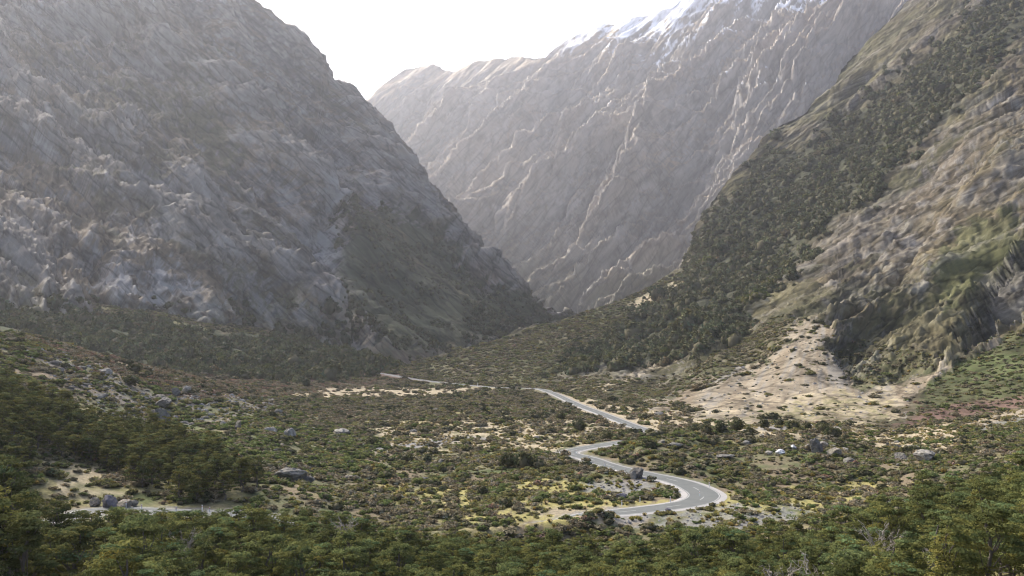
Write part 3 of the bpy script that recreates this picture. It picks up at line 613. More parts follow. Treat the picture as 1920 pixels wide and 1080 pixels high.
def shrub_mesh(name, seed, mat, n=260, ls=.17, H=.85, K=9, tone=(.65, 1.35), up=.5, core=.62):
    rng = np.random.default_rng(seed); cen = []; rad = []
    for k in range(K):
        a = rng.uniform(0, 6.28); r = rng.uniform(0, .68); cen.append((math.cos(a) * r, math.sin(a) * r, H * rng.uniform(.25, .75) * (1 - .45 * r))); w = rng.uniform(.25, .42); rad.append((w, w, w * .75 * H / .85))
    V, Fq, c = leaves(rng, cen, rad, n, ls, up, .6, tone); iv, jf = ico(1); cv = iv * np.array([core, core, core * H * .8]) + np.array([0, 0, H * .3])
    return mesh_multi(name, [(V, Fq, c, 0), (cv, jf, None, 1)], [mat, M_core])
def tussock_mesh(seed, mat, n=70):
    rng = np.random.default_rng(seed); a = rng.uniform(0, 6.28, n); l = rng.uniform(.6, 1.1, n); sp = rng.uniform(.15, .95, n); w = .07
    dx, dy = np.cos(a), np.sin(a); z = l * (1 - .45 * sp); b = np.c_[dx * .12, dy * .12, 0 * z - .1]; m_ = np.c_[dx * sp * .5 * l, dy * sp * .5 * l, z]; t = np.c_[dx * sp * l, dy * sp * l, z * .75]; s = np.c_[-dy, dx, 0 * dx] * w
    V = np.stack([b - s, b + s, m_ + s, t], 1).reshape(-1, 3); c = np.repeat(rng.uniform(.7, 1.25, (n, 1)) * np.ones((1, 3)), 4, 0)
    return mesh_multi('tussock', [(V, np.arange(4 * n).reshape(-1, 4), c, 0)], [mat])
M_rock = terrain_mat('boulder_stone', 1.1, .6, .25, .4)
M_rock.name = 'boulder_stone'
def boulder_mesh(seed, col, sub=3):
    rng = np.random.default_rng(seed); v, f = ico(sub); v = v.copy(); R = np.full(len(v), 9.)
    for k in range(15):
        n = rng.normal(size=3); n /= np.linalg.norm(n); h = rng.uniform(.55, .95); d = v @ n; R = np.where(d > .05, np.minimum(R, h / np.maximum(d, .05)), R)
    R = np.minimum(R, 1.1); v = v * R[:, None]; v *= 1 + .16 * (ridged(v[:, 0] * 1.3 + seed, v[:, 1] * 1.3, v[:, 2] * 1.3, 3, seed + 5)[:, None] - .5) - .12 * (np.abs(noise(v[:, 0] * 1.6, v[:, 1] * 1.6 + seed, v[:, 2] * 2.6, seed + 9)) < .05)[:, None]; v *= 1 + .09 * fbm(v[:, 0] * 2.5, v[:, 1] * 2.5, v[:, 2] * 2.5 + seed, 4, seed)[:, None]; v *= np.array([rng.uniform(.85, 1.15), rng.uniform(.75, 1), rng.uniform(.6, .85)])
    n = fbm(v[:, 0] * 1.5 + seed, v[:, 1] * 1.5, v[:, 2] * 1.5, 3, seed + 3)[:, None]; c = np.array(col) * (1 + .3 * n); c = np.where(n > .35, c * .6 + np.array([.10, .10, .05]) * .5, c)
    me = mesh_np('boulder', v, f, c, M_rock, link=False, smooth=False); return me

# ------------------------------------------------------------------ scattering
def link(me, name, parent=None, loc=None, rz=0., sc=None):
    o = bpy.data.objects.new(name, me); COL.objects.link(o); o.parent = parent
    if loc is not None: o.location = loc
    if rz: o.rotation_euler = (0, 0, rz)
    if sc is not None: o.scale = sc if hasattr(sc, '__len__') else (sc, sc, sc)
    return o
def tag(o, label, cat, group=None):
    o['label'] = label; o['category'] = cat
    if group: o['group'] = group
    return o
def scatter(name, protos, pts, scale, idx, rng, tilt=.08, kindlabel=None):
    """many alike plants as one object: instances of a few meshes on points"""
    n = len(pts); me = bpy.data.meshes.new(name); me.vertices.add(n); me.vertices.foreach_set('co', np.asarray(pts, np.float32).ravel())
    rot = np.c_[rng.normal(0, tilt, n), rng.normal(0, tilt, n), rng.uniform(0, 6.28, n)].astype(np.float32)
    a1 = me.attributes.new('rot', 'FLOAT_VECTOR', 'POINT'); a1.data.foreach_set('vector', rot.ravel())
    sc = np.asarray(scale, np.float32); sc = np.repeat(sc[:, None], 3, 1) if sc.ndim == 1 else sc
    a2 = me.attributes.new('scl', 'FLOAT_VECTOR', 'POINT'); a2.data.foreach_set('vector', sc.ravel())
    a3 = me.attributes.new('idx', 'INT', 'POINT'); a3.data.foreach_set('value', np.asarray(idx, np.int32))
    o = bpy.data.objects.new(name, me); COL.objects.link(o); o['kind'] = 'stuff'
    ng = bpy.data.node_groups.new('scatter_' + name, 'GeometryNodeTree'); ng.interface.new_socket('Geometry', in_out='INPUT', socket_type='NodeSocketGeometry'); ng.interface.new_socket('Geometry', in_out='OUTPUT', socket_type='NodeSocketGeometry')
    N = ng.nodes; L = ng.links; gi = N.new('NodeGroupInput'); go = N.new('NodeGroupOutput'); jn = N.new('GeometryNodeJoinGeometry')
    def attr(nm, ty):
        q = N.new('GeometryNodeInputNamedAttribute'); q.data_type = ty; q.inputs['Name'].default_value = nm; return q.outputs['Attribute']
    R_, S_, I_ = attr('rot', 'FLOAT_VECTOR'), attr('scl', 'FLOAT_VECTOR'), attr('idx', 'INT')
    mp = N.new('GeometryNodeMeshToPoints'); L.new(gi.outputs[0], mp.inputs['Mesh'])
    for k, pm in enumerate(protos):
        po = bpy.data.objects.new(name + '_form', pm)
        oi = N.new('GeometryNodeObjectInfo'); oi.inputs['Object'].default_value = po; oi.inputs['As Instance'].default_value = True
        cmp = N.new('FunctionNodeCompare'); cmp.data_type = 'INT'; cmp.operation = 'EQUAL'; L.new(I_, cmp.inputs[2]); cmp.inputs[3].default_value = k
        ip = N.new('GeometryNodeInstanceOnPoints'); L.new(mp.outputs[0], ip.inputs['Points']); L.new(cmp.outputs[0], ip.inputs['Selection']); L.new(oi.outputs['Geometry'], ip.inputs['Instance']); L.new(R_, ip.inputs['Rotation']); L.new(S_, ip.inputs['Scale'])
        L.new(ip.outputs[0], jn.inputs[0])
    L.new(jn.outputs[0], go.inputs[0]); md = o.modifiers.new('scatter', 'NODES'); md.node_group = ng; return o
def cells(P):
    a = P[1:, :-1] - P[:-1, :-1]; b = P[:-1, 1:] - P[:-1, :-1]; return np.linalg.norm(np.cross(a, b), axis=-1)
def sow(P, dens, rng):
    """random places on a surface, dens per square metre of it (grid of the surface's corners)"""
    A = cells(P) * dens[:-1, :-1]; k = rng.poisson(A); r, c = np.nonzero(k); m = k[r, c]; r = np.repeat(r, m); c = np.repeat(c, m); u = rng.uniform(0, 1, (len(r), 1)); v = rng.uniform(0, 1, (len(r), 1))
    p = (P[r, c] * (1 - u) * (1 - v) + P[r, c + 1] * u * (1 - v) + P[r + 1, c] * (1 - u) * v + P[r + 1, c + 1] * u * v); return p, r, c
rng = np.random.default_rng(5)

# --- mountain beech near the camera and on the left slope
BEECH = [beech_meshes(100 + k, 6.6, 2.7, LM_['beech'], 4600, .135) for k in range(6)] + [beech_meshes(200 + k, 6.2, 2.5, LM_['dbeech'], 4000, .135) for k in range(4)]
trees = []   # x, y, size, kind
def relax(poly_test, n_try, mind, rng, size):
    out = []; cell = {}
    for _ in range(n_try):
        y = math.sqrt(rng.uniform(60**2, 235**2)); x = rng.uniform(-.72, .72) * y
        if not poly_test(x, y): continue
        s = size(x, y, rng); md = mind * s; key = (int(x // 5), int(y // 5)); ok = True
        for a in (-1, 0, 1):
            for b in (-1, 0, 1):
                for (qx, qy, qs) in cell.get((key[0] + a, key[1] + b), ()):
                    if (qx - x)**2 + (qy - y)**2 < (.5 * (md + mind * qs))**2: ok = False
        if ok: cell.setdefault(key, []).append((x, y, s)); out.append((x, y, s))
    return out
def front_limit(u): return float(np.interp(960 + F * u, [-300, 0, 100, 200, 450, 520, 700, 1000, 1250, 1450, 1600, 1750, 1920, 2200], [150, 142, 138, 139, 139, 136, 136, 131, 127, 130, 126, 132, 138, 160]))
P_MASS = [(-200, 690), (0, 735), (60, 760), (150, 790), (200, 800), (230, 815), (300, 815), (330, 835), (400, 870), (440, 905), (490, 925), (440, 940), (330, 938), (260, 915), (180, 868), (60, 850), (20, 960), (-200, 960)]
def front(x, y): return 62 < y < front_limit(x / y)
_gsc = {}
def mass(x, y):
    if y < 128: return False
    z = float(ground_smooth(x, y)); px, py = seen(np.array([x, y, z])); return bool(inpoly(np.array([px]), np.array([py]), P_MASS)[0])
def fsize(x, y, r): return r.choice([.62, .8, .95, 1.1, 1.25], p=[.12, .28, .3, .2, .1]) * (.8 + .25 * min(1, abs(x) / 45))
tf = relax(front, 30000, 3.1, rng, fsize); tm_ = relax(mass, 30000, 3.3, rng, lambda x, y, r: r.uniform(.7, 1.1))
allt = [(x, y, s, 0) for x, y, s in tf] + [(x, y, s, 1) for x, y, s in tm_]
allt = [t for t in allt if near_road(np.array([t[0]]), np.array([t[1]]))[0][0] > 6.5]
zz = ground(np.array([t[0] for t in allt]), np.array([t[1] for t in allt]))
allt = [(x, y, float(z), s, k) for (x, y, s, k), z in zip(allt, zz)]
DEAD_PX = [(262, 1010, 118, 3.6), (345, 1030, 104, 4.6), (232, 1012, 119, 2.6), (1545, 1075, 76, 4.6), (1462, 1078, 78, 3.2), (1770, 1072, 74, 4.2), (650, 985, 124, 3.0), (1655, 1010, 98, 4.6)]
def free(x, y):
    for px, py, d, h in DEAD_PX:
        dx = float(ray(px, py)[0]) * d; 
        if abs(dx - x) < 2.0 and -4.5 < (y - d) < 1.5: return False
    return True
allt = [t for t in allt if free(t[0], t[1])]
CANTOP = [(-300, 740), (0, 800), (90, 890), (150, 948), (300, 954), (460, 953), (520, 955), (600, 948), (700, 965), (800, 985), (1000, 992), (1100, 985), (1240, 990), (1330, 980), (1420, 980), (1500, 955), (1600, 915), (1700, 898), (1780, 876), (1920, 850), (2200, 800)]
def fit(t):
    x, y, z, s_, k = t
    if k == 1: return t
    u = 960 + F * x / y; top = CAM_H - (float(pline(u, CANTOP)) - HORIZON) / F * y; h = (top - z) / (6.5 if y > 90 else 6.2)
    return (x, y, z, min(s_, h), k)
allt = [fit(t) for t in allt]; allt = [t for t in allt if t[3] > .42]
allt.sort(key=lambda t: -t[3] / t[1])
_in = lambda t: abs(t[0] / t[1]) < .6 and seen(np.array([t[0], t[1], t[2] + 6.5 * t[3]]))[1] < 1075
near_t = [t for t in allt if _in(t)][:290]; _ids = {id(t) for t in near_t}; rest_t = [t for t in allt if id(t) not in _ids]
REG = [((-200, 110), (0, 1120), 'at the far left edge'), ((110, 260), (0, 940), 'above the tan patch on the left'), ((260, 400), (0, 925), 'right of the tan patch in the left stand'), ((0, 520), (900, 1080), 'below the left stretch of road'), ((0, 520), (0, 900), 'in the dark stand on the left slope'),
       ((520, 760), (0, 1080), 'right of the pale dead branches'), ((760, 1000), (0, 1080), 'in the middle of the lower canopy'), ((1000, 1240), (0, 1080), 'below the pinkish grass slope'),
       ((1240, 1430), (0, 1080), 'below the grey gravel flat'), ((1430, 1530), (0, 1080), 'left of the bleached dead tree'), ((1530, 1640), (0, 1080), 'right of the bleached dead tree'), ((1640, 1790), (0, 1080), 'between the dead tree and the right edge'), ((1790, 1860), (0, 1120), 'near the right edge'), ((1860, 9999), (0, 1120), 'at the very right edge')]
def region(px, py):
    for (a, b), (c, d), t in REG:
        if a <= px < b and c <= py < d: return t
    return 'between two pale snags'
def beech(x, y, z, s, k, i):
    v = BEECH[(i * 7) % 6] if k == 0 else BEECH[6 + (i * 3) % 4]
    if k == 0 and x / y < -.45: v = BEECH[6 + (i * 3) % 4]
    t = bpy.data.objects.new('mountain_beech', None); COL.objects.link(t); t.empty_display_size = .3
    t.location = (x, y, z - .1); r = random.Random(i); t.rotation_euler = (r.uniform(-.06, .06), r.uniform(-.06, .06), r.uniform(0, 6.28)); t.scale = (s, s, s * r.uniform(.85, 1.12))
    link(v[0], 'crown', t); link(v[1], 'trunk', t)
    px, py = seen(np.array([x, y, z + 5 * s])); tall = 'tall' if s > 1.05 else 'small' if s < .82 else 'spreading'; tone = 'olive' if v in BEECH[:6] else 'dark green'
    row = 'lowest in view' if y < 76 else 'nearest' if y < 85 else 'further back' if y > 112 and k == 0 else 'mid-row' if k == 0 else 'hillside'
    reg = region(px, py); tag(t, f'{tall} {tone} mountain beech, {row}, {reg}', 'tree', f'mountain beeches {reg}')
for i, t in enumerate(near_t): beech(*t, i)
def pair_scatter(name, forms, pts, scale, idx, rng):
    ms = []
    for c, t in forms:
        bm = bmesh.new(); bm.from_mesh(c); n0 = len(bm.faces); bm.from_mesh(t)
        bm.faces.ensure_lookup_table()
        me = bpy.data.meshes.new('form'); bm.to_mesh(me); bm.free()
        for m in c.materials: me.materials.append(m)
        me.materials.append(t.materials[0]); mi = np.zeros(len(me.polygons), np.int32); me.polygons.foreach_get('material_index', mi); mi[n0:] = 1; me.polygons.foreach_set('material_index', mi); ms.append(me)
    return scatter(name, ms, pts, scale, idx, rng, .05)
if rest_t:
    a = np.array(rest_t); ix = np.where(a[:, 4] > .5, 6 + rng.integers(0, 4, len(a)), rng.integers(0, 6, len(a)))
    pair_scatter('beech_trees_further_back', BEECH, a[:, :3] - [0, 0, .1], a[:, 3], ix, rng)

# --- dead trees with bleached limbs
def dead_tree(x, y, z, h, seed, label):
    r = np.random.default_rng(seed); t = bpy.data.objects.new('dead_tree', None); COL.objects.link(t); t.location = (x, y, z); fork = np.array([r.normal(0, .2), r.normal(0, .2), h * .38])
    v, f = tube(wiggle(r, (0, 0, -2.5), fork, 6, .05), .17, .12, 7); link(mesh_multi('trunk', [(v, f, None, 0)], [M_deadbark]), 'trunk', t)
    for k in range(6):
        a = k * 1.05 + r.uniform(-.3, .3); L = h * r.uniform(.5, .72); el = r.uniform(.55, 1.15); tip = fork + L * np.array([math.cos(a) * math.cos(el), math.sin(a) * math.cos(el), math.sin(el)])
        main = wiggle(r, fork - [0, 0, .25 * (k % 3)], tip, 7, .16); P = [tube(main, .10, .03, 6) + (None, 0)]
        for j in range(6):
            q = main[2 + j % 5]; b = r.normal(size=3) * .5 + (tip - fork) / L + [0, 0, .2]; b /= np.linalg.norm(b); e = q + b * L * r.uniform(.25, .5); tw = wiggle(r, q, e, 5, .2); P.append(tube(tw, .045, .016, 5) + (None, 0))
            for jj in range(3):
                b2 = b + r.normal(size=3) * .7; b2 /= np.linalg.norm(b2); P.append(tube(wiggle(r, tw[1 + jj], tw[1 + jj] + b2 * L * .2, 4, .2), .025, .01, 4) + (None, 0))
        link(mesh_multi('branch', P, [M_deadbark]), 'branch', t)
    tag(t, label, 'dead tree')
DLAB = ['pale forked dead tree below the left stretch of road', 'wide bleached dead tree with lichen, right of the forked one at lower left', 'small leafless stem left of the forked dead tree at lower left', 'large bleached dead tree with spreading limbs at lower right',
        'slanting dead branch tree left of the large bleached one', 'bare dead tree between the large bleached one and the right edge', 'thin grey dead tree on the upper rim of the left canopy', 'straight pale dead trunk standing in the right canopy']
for i, ((px, py, d, h), lb) in enumerate(zip(DEAD_PX, DLAB)):
    p = at(px, py, d); dead_tree(p[0], p[1], p[2] - h * .75, h, 40 + i, lb)

# --- shrubs, trees and tussocks that cover the ground
SH = dict(olive=[shrub_mesh('olive', 1, LM_['olive']), shrub_mesh('olive', 2, LM_['olive'], H=.7)], green=[shrub_mesh('green', 3, LM_['green']), shrub_mesh('green', 4, LM_['green'], H=.7)],
          grey=[shrub_mesh('grey', 5, LM_['grey'], 240, .12, core=.5)], red=[shrub_mesh('red', 6, LM_['red'], 240, .13, core=.5)], dark=[shrub_mesh('dark', 7, LM_['dark'], 300, .15, 1.1), shrub_mesh('dark', 8, LM_['dark'], 300, .15, .95)],
          brown=[shrub_mesh('brown', 9, LM_['brown']), shrub_mesh('brown', 10, LM_['brown'], H=.7)], tuss=[tussock_mesh(11, LM_['tuss']), tussock_mesh(12, LM_['tuss'])], ytuss=[tussock_mesh(13, LM_['ytuss']), tussock_mesh(14, LM_['ytuss'])])
FT = [shrub_mesh('canopy', 20 + k, LM_[m_], 330, .15, H=h_, K=12, tone=(.6, 1.4)) for k, (m_, h_) in enumerate((('far', 1.15), ('far', 1.4), ('far', 1.0), ('far', 1.2), ('dbeech', .9), ('brown', .9), ('dark', 1.3)))]
KN = ['olive', 'green', 'grey', 'red', 'dark', 'brown', 'tuss', 'ytuss']; FORMS = []; FI = {}
for k in KN: FI[k] = list(range(len(FORMS), len(FORMS) + len(SH[k]))); FORMS += SH[k]
def pick(w, rng):
    """w: (n, kinds) weights -> form index"""
    w = np.maximum(w, 0) + 1e-6; cs = np.cumsum(w, 1) / w.sum(1, keepdims=True); k = (rng.uniform(0, 1, (len(w), 1)) > cs).sum(1); return k
nA = fbm(X / 14, Y / 14, 5, 4, 301); nB = fbm(X / 34, Y / 34, 6, 3, 305); nC = fbm(X / 6, Y / 6, 7, 2, 309)
def zg(poly, **k): return zone(gpx, gpy, poly, **k)
bare = np.zeros(X.shape)
for poly, a_ in (([(540, 734), (700, 724), (800, 728), (870, 726), (1010, 735), (870, 738), (780, 744), (640, 745), (540, 745)], .93), ([(700, 790), (1060, 785), (1110, 800), (1100, 850), (960, 845), (700, 850)], .68), ([(700, 836), (780, 828), (860, 818), (960, 822), (950, 829), (860, 828), (800, 840), (700, 848)], .95),
                 ([(1040, 738), (1230, 770), (1400, 780), (1660, 790), (1800, 790), (1800, 850), (1650, 835), (1400, 812), (1230, 808), (1130, 800), (1080, 775)], .72), ([(1790, 800), (1920, 762), (2100, 720), (2100, 750), (1920, 795), (1830, 812)], .9),
                 ([(1090, 902), (1200, 898), (1240, 918), (1180, 930), (1090, 922)], .85), ([(1150, 955), (1500, 950), (1560, 972), (1400, 1000), (1200, 992)], .75), ([(1020, 948), (1170, 955), (1230, 985), (1100, 985), (1010, 965)], .6), ([(70, 855), (180, 875), (270, 925), (200, 950), (120, 930)], .3),
                 ([(680, 915), (900, 900), (1150, 900), (1160, 945), (1500, 915), (1750, 905), (1500, 960), (1250, 965), (1100, 960), (700, 935)], .5), ([(60, 660), (200, 690), (290, 740), (480, 735), (520, 760), (400, 800), (260, 790), (150, 740)], .55)):
    bare = np.maximum(bare, a_ * zg(poly, wander=8))
apron = zg(Z_APRON, wander=4)
near_side = near_road(X, Y + 6)[0] < dr
cover = (1 - bare) * (1 - apron) * sm(-.75, -.2, nA + .4 * nC) * (Y < 1250) * (Y > 118) * (np.abs(Ug) < .7) * sm(4.9, 6.2, dr - np.interp(Y, [300, 600, 900], [0, 4, 9]) * near_side)
hidden = (gpx > 1150) & (Y > 640); cover = cover * ~hidden
dens = cover * .42 * np.interp(Y, [120, 300, 600, 1200], [1.0, .8, .45, .25])
p, r_, c_ = sow(GPOS, dens, rng); q = (r_, c_)
w = np.stack([.5 + .6 * nA[q], .45 + .7 * nB[q], .18 - .5 * nB[q], .015 + .25 * (nC[q] - .15) * (nB[q] < 0), .12 + 0 * nA[q], .35 - .3 * nA[q], 0 * nA[q] + .02, .10 + 0 * nA[q]], 1)
px, py = gpx[q], gpy[q]
redz = inpoly(px, py, [(30, 628), (300, 690), (540, 722), (700, 712), (800, 712), (560, 745), (350, 750), (240, 712)]); w[redz, 3] += .5; w[redz, 0] *= .5; w[redz, 1] *= .2; w[redz, 2] += .5
grn = inpoly(px, py, [(300, 760), (520, 760), (640, 800), (720, 880), (640, 890), (480, 860), (330, 830)]); w[grn, 1] += 1.5; w[grn, 2] *= .2; w[grn, 3] *= .3
farz = p[:, 1] > 330; w[farz, 1] *= .45; w[farz, 0] *= .8; w[farz, 2] += .25; w[farz, 5] += .35; w[farz, 4] += .12
k = pick(w, rng); idx = np.array([FI[KN[a]][rng.integers(0, len(FI[KN[a]]))] for a in k])
size = rng.lognormal(0, .4, len(p)) * np.clip(1 + .9 * fbm(p[:, 0] / 20, p[:, 1] / 20, 9, 2, 318), .5, 1.8) * np.interp(p[:, 1], [120, 300, 700], [.95, 1.25, 1.9]); size = np.minimum(size, np.interp(p[:, 1], [120, 300, 700], [1.9, 2.2, 3.4])); size = np.where(k >= 6, .8, size); size = np.where(k == 4, size * 1.25, size)
scl = np.c_[size, size, size * rng.uniform(.6, .95, len(p))]
# tussocks on the bare ground
dt = (1 - apron) * bare * (bare > .3) * (dr > 5.2) * (Y < 500) * (Y > 120) * (np.abs(Ug) < .66) * .22 * np.interp(Y, [120, 300, 500], [1, .5, .25]) * ~hidden
grav = np.maximum(zg([(1150, 955), (1500, 950), (1560, 972), (1400, 1000), (1200, 992)]), zg([(1090, 902), (1200, 898), (1240, 918), (1180, 930), (1090, 922)])); dt = dt * (1 - .3 * grav)
p2, r2, c2 = sow(GPOS, dt, rng); near_y = p2[:, 1] < 235
idx2 = np.where(rng.uniform(0, 1, len(p2)) < np.where(near_y, .75, .2), FI['ytuss'][0], FI['tuss'][0]) + rng.integers(0, 2, len(p2)); s2 = rng.uniform(.4, .95, len(p2))
scatter('tussock_grass', FORMS, p2, s2, idx2, rng)
# three hundred largest shrubs stand singly
shows = (np.abs(px - 960) < 960) & (py < 985) & (k < 6) & (p[:, 1] < 330)
big = np.argsort(-(size / p[:, 1]) * shows)[:285]; keep = np.ones(len(p), bool); keep[big] = False
scatter('low_shrubland', FORMS, p[keep], scl[keep], idx[keep], rng)
ADJ = dict(olive='olive green', green='bright green', grey='grey brown twiggy', red='reddish brown', dark='dark leafy', brown='dull brown green')
def place(px, py):
    if py > 930: return 'by the gravel flat' if px > 1100 else 'above the front canopy' if px > 480 else 'beside the left stretch of road'
    if px < 300: return 'on the upper left slope'
    if px < 560: return 'below the grey boulder field'
    if px < 760: return 'near the large cracked boulder' if py > 850 else 'at the foot of the left slope'
    if px < 1050: return 'in the middle of the flat'
    if px < 1340: return 'beside the road bend' if py > 850 else 'on the knoll behind the road bend'
    if px < 1560: return 'left of the rock outcrop'
    if px < 1800: return 'around the rock outcrop on the right'
    return 'behind the right-hand canopy'
for i in big:
    kind = KN[k[i]]; o = link(FORMS[idx[i]], 'shrub', None, p[i] - [0, 0, .08], rng.uniform(0, 6.28), tuple(scl[i])); pl = place(px[i], py[i]); h = 'broad' if size[i] > 1.7 else 'rounded'
    tag(o, f'{h} {ADJ[kind]} shrub {pl}', 'shrub', f'shrubs {pl}')

# --- forest on the far slopes
def forest(name, S, dens, size, rng, spread=.36):
    p, r, c = sow(S, dens, rng); s = rng.lognormal(0, spread, len(p)) * size; sc_ = np.c_[s, s, s * rng.uniform(.8, 1.3, len(p))]
    scatter(name, FT, p - [0, 0, size * .25], sc_, rng.choice(7, len(p), p=[.22, .2, .2, .18, .06, .06, .08]), rng, .05); return len(p)
apd = apron * (Y > 440) * sm(-.55, -.2, fbm(X / 45, Y / 45, 2, 3, 330))
edge_tan = zg([(240, 592), (330, 600), (470, 625), (540, 640), (540, 646), (430, 634), (320, 612)], wander=3)
n1 = forest('slope_forest_left', GPOS, apd * (1 - edge_tan) * .045, 3.6, rng)
P_, px_, py_ = RM['P'], RM['px'], RM['py']; front_face = np.zeros(px_.shape, bool); front_face[:RM['nr'] - 4] = True
gapn = fbm(P_[..., 0] / 35, P_[..., 1] / 35, P_[..., 2] / 35, 3, 345); zd = zone(px_, py_, Z_DARKF, 26, 22) * front_face; zo = zone(px_, py_, Z_OLIVE, 6, 4) * front_face; zk = zone(px_, py_, Z_KNOB, 8, 4) * front_face; zf = zone(px_, py_, Z_FAN, 8, 4) * front_face; zr = zone(px_, py_, Z_RGREEN, 8, 4) * front_face; zt = zone(px_, py_, Z_TOE, 8, 4) * front_face; zn = zone(px_, py_, Z_TONGUE, 4, 4) * front_face
inview = (np.abs(px_ - 960) < 1060) & (py_ > -60)
n2 = forest('slope_forest_right', P_, zd * inview * .019 * sm(-.75, -.1, gapn), 5.0, rng)
nz = fbm(P_[..., 0] / 12, P_[..., 1] / 12, 3, 3, 340); tanp = zone(px_, py_, [(1170, 575), (1290, 510), (1285, 530), (1215, 572), (1185, 592)], 5, 3)
rest = front_face * inview * (1 - zd) * (py_ > 380)
dens = inview * ((zo * (1 - zd) * (1 - .85 * tanp) * .055 + zk * (1 - zd) * .08 + zr * .11 + zt * .06) * sm(-.7, -.3, nz) * (1 - .7 * zf * (zk < .5)) + zf * (zk < .3) * (zr < .3) * (.012 + .05 * np.exp(-((px_ - 1540) / 60)**2 - ((py_ - 660) / 60)**2) + .022 * sm(735, 775, py_)) * sm(-.25, .3, nz) * 1.5 + zn * .01)
base_strip = inview * front_face * sm(700, 715, py_) * (1 - zf) * (1 - zk) * (1 - zo) * (1 - zr) * (px_ > 980) * .05; dens = dens + base_strip
rd2 = near_road(P_[..., 0], P_[..., 1])[0]; dens = dens * sm(6, 9, rd2)
p, r, c = sow(P_, dens, rng); d_ = p[:, 1]; q = (r, c)
w = np.stack([.6 + 0 * d_, .15 + .8 * zr[q], .15 + 0 * d_, .03 + .5 * (py_[q] > 745) * (px_[q] > 1670), .2 + 1.2 * (zf[q] > .4) * (zk[q] < .4), .55 + 0 * d_, 0 * d_, 0 * d_], 1); k = pick(w, rng)
idx = np.array([FI[KN[a]][rng.integers(0, len(FI[KN[a]]))] for a in k]); s = rng.lognormal(0, .3, len(p)) * np.interp(d_, [350, 600, 1200], [1.2, 1.7, 2.9]); s = s * np.where(zf[q] > .5, rng.lognormal(-.35, .5, len(p)), 1)
scatter('scrub_on_right_slopes', FORMS, p - [0, 0, .2], np.c_[s, s, s * .75], idx, rng)
inview_r, fan_z = inview, zf
P_, px_, py_ = LM['P'], LM['px'], LM['py']; ff = np.zeros(px_.shape, bool); ff[:LM['nr'] - 4] = True
vg = zone(px_, py_, [(640, 365), (760, 400), (900, 520), (1070, 600), (900, 640), (800, 660), (700, 640), (640, 560), (628, 450)], 20, 8) * ff
low = sm(545, 600, py_) * ff * (px_ < 1000) * (px_ > -60); ln = fbm(P_[..., 0] / 60, P_[..., 1] / 60, P_[..., 2] / 60, 3, 350)
n3 = forest('slope_scrub_far_left', P_, (vg * .011 + low * .010) * sm(-.3, .1, ln), 4.2, rng)

# --- dark trees that stand out on the flat
DT = [shrub_mesh('crown', 60 + k, LM_['dark'], 700, .12, H=1.2, K=14) for k in range(3)]
def tree_at(px, py, d, r, label, form=0, hs=1.0, mesh=None, name='dark_tree', cat='tree'):
    sx = float(ray(px, py)[0]) * d; z = float(ground(np.array([sx]), np.array([d]))[0]); t = bpy.data.objects.new(name, None); COL.objects.link(t); t.location = (sx, d, z)
    link(mesh or DT[form % 3], 'crown', t, (0, 0, r * .25), px * .7, (r, r, r * hs)); v, f = tube([(0, 0, -.5), (0.05, 0, r * .3), (0, .05, r * .8)], .12 * r, .06 * r, 6); link(mesh_multi('trunk', [(v, f, None, 0)], [M_bark]), 'trunk', t)
    tag(t, label, cat); return t
tree_at(905, 925, 196, 2.1, 'single round dark bush above the yellow grass in the centre', 0, .8, name='round_bush', cat='bush')
tree_at(955, 872, 238, 3.0, 'left one of the three dark bushes crowded left of the road bend', 1, 1.0)
tree_at(985, 884, 232, 3.4, 'largest middle one of the dark bushes left of the road bend', 2, 1.1)
tree_at(1010, 888, 229, 2.4, 'right one of the three dark bushes crowded left of the road bend', 0, 1.0)
tree_at(762, 862, 250, 2.4, 'black green bush below the grey stream bed', 1, .9)
tree_at(800, 858, 252, 2.6, 'bushy tree right of the black green bush below the stream bed', 2, .7)
tree_at(832, 882, 232, 1.6, 'small dark round bush left of centre', 0, .9)
tree_at(245, 760, 300, 3.4, 'dark rounded tree among the boulders on the left slope', 1, .8)
tree_at(250, 735, 330, 3.8, 'upper dark tree beside the boulder field, left slope', 2, .7)
tree_at(575, 722, 640, 5.0, 'dark grove tree where the left forest ends', 2, .9)
tree_at(1050, 778, 400, 2.4, 'dark shrub tree left of the straight stretch of road', 0, 1.1)
tree_at(1085, 805, 345, 2.8, 'dark pointed tree below the straight stretch of road', 1, 1.5)
tree_at(1100, 880, 240, 1.6, 'brown green bush in front of the upper road bend', 0, .8, FORMS[FI['brown'][0]])
tree_at(1060, 870, 250, 2.4, 'twiggy grey tree left of the upper road bend', 0, 1.0, FORMS[FI['grey'][0]])
tree_at(1668, 762, 395, 2.4, 'lone dark bush on the yellow grass of the fan', 0, .7)
tree_at(1700, 842, 255, 2.0, 'small upright tree behind the right outcrop', 1, 1.2)
tree_at(1560, 808, 290, 2.8, 'bushy tree above the rock outcrop', 2, 1.0)
ridge_px = list(range(1110, 1575, 27))
for i, px0 in enumerate(ridge_px):
    d = 300 + 6 * math.sin(i * 2.1); o = tree_at(px0, 815, d, 2.0 + .7 * math.sin(i * 1.7)**2 + (1.0 if 1330 < px0 < 1400 else 0), '', i, 1.0)
    where = 'above the end of the straight road' if px0 < 1230 else 'where the crest is tallest' if 1320 < px0 < 1410 else 'left of the tallest clump' if px0 < 1330 else 'right of the tallest clump'
    tag(o, f'dark tree on the knoll crest, {where}', 'tree', 'dark trees along the knoll crest')
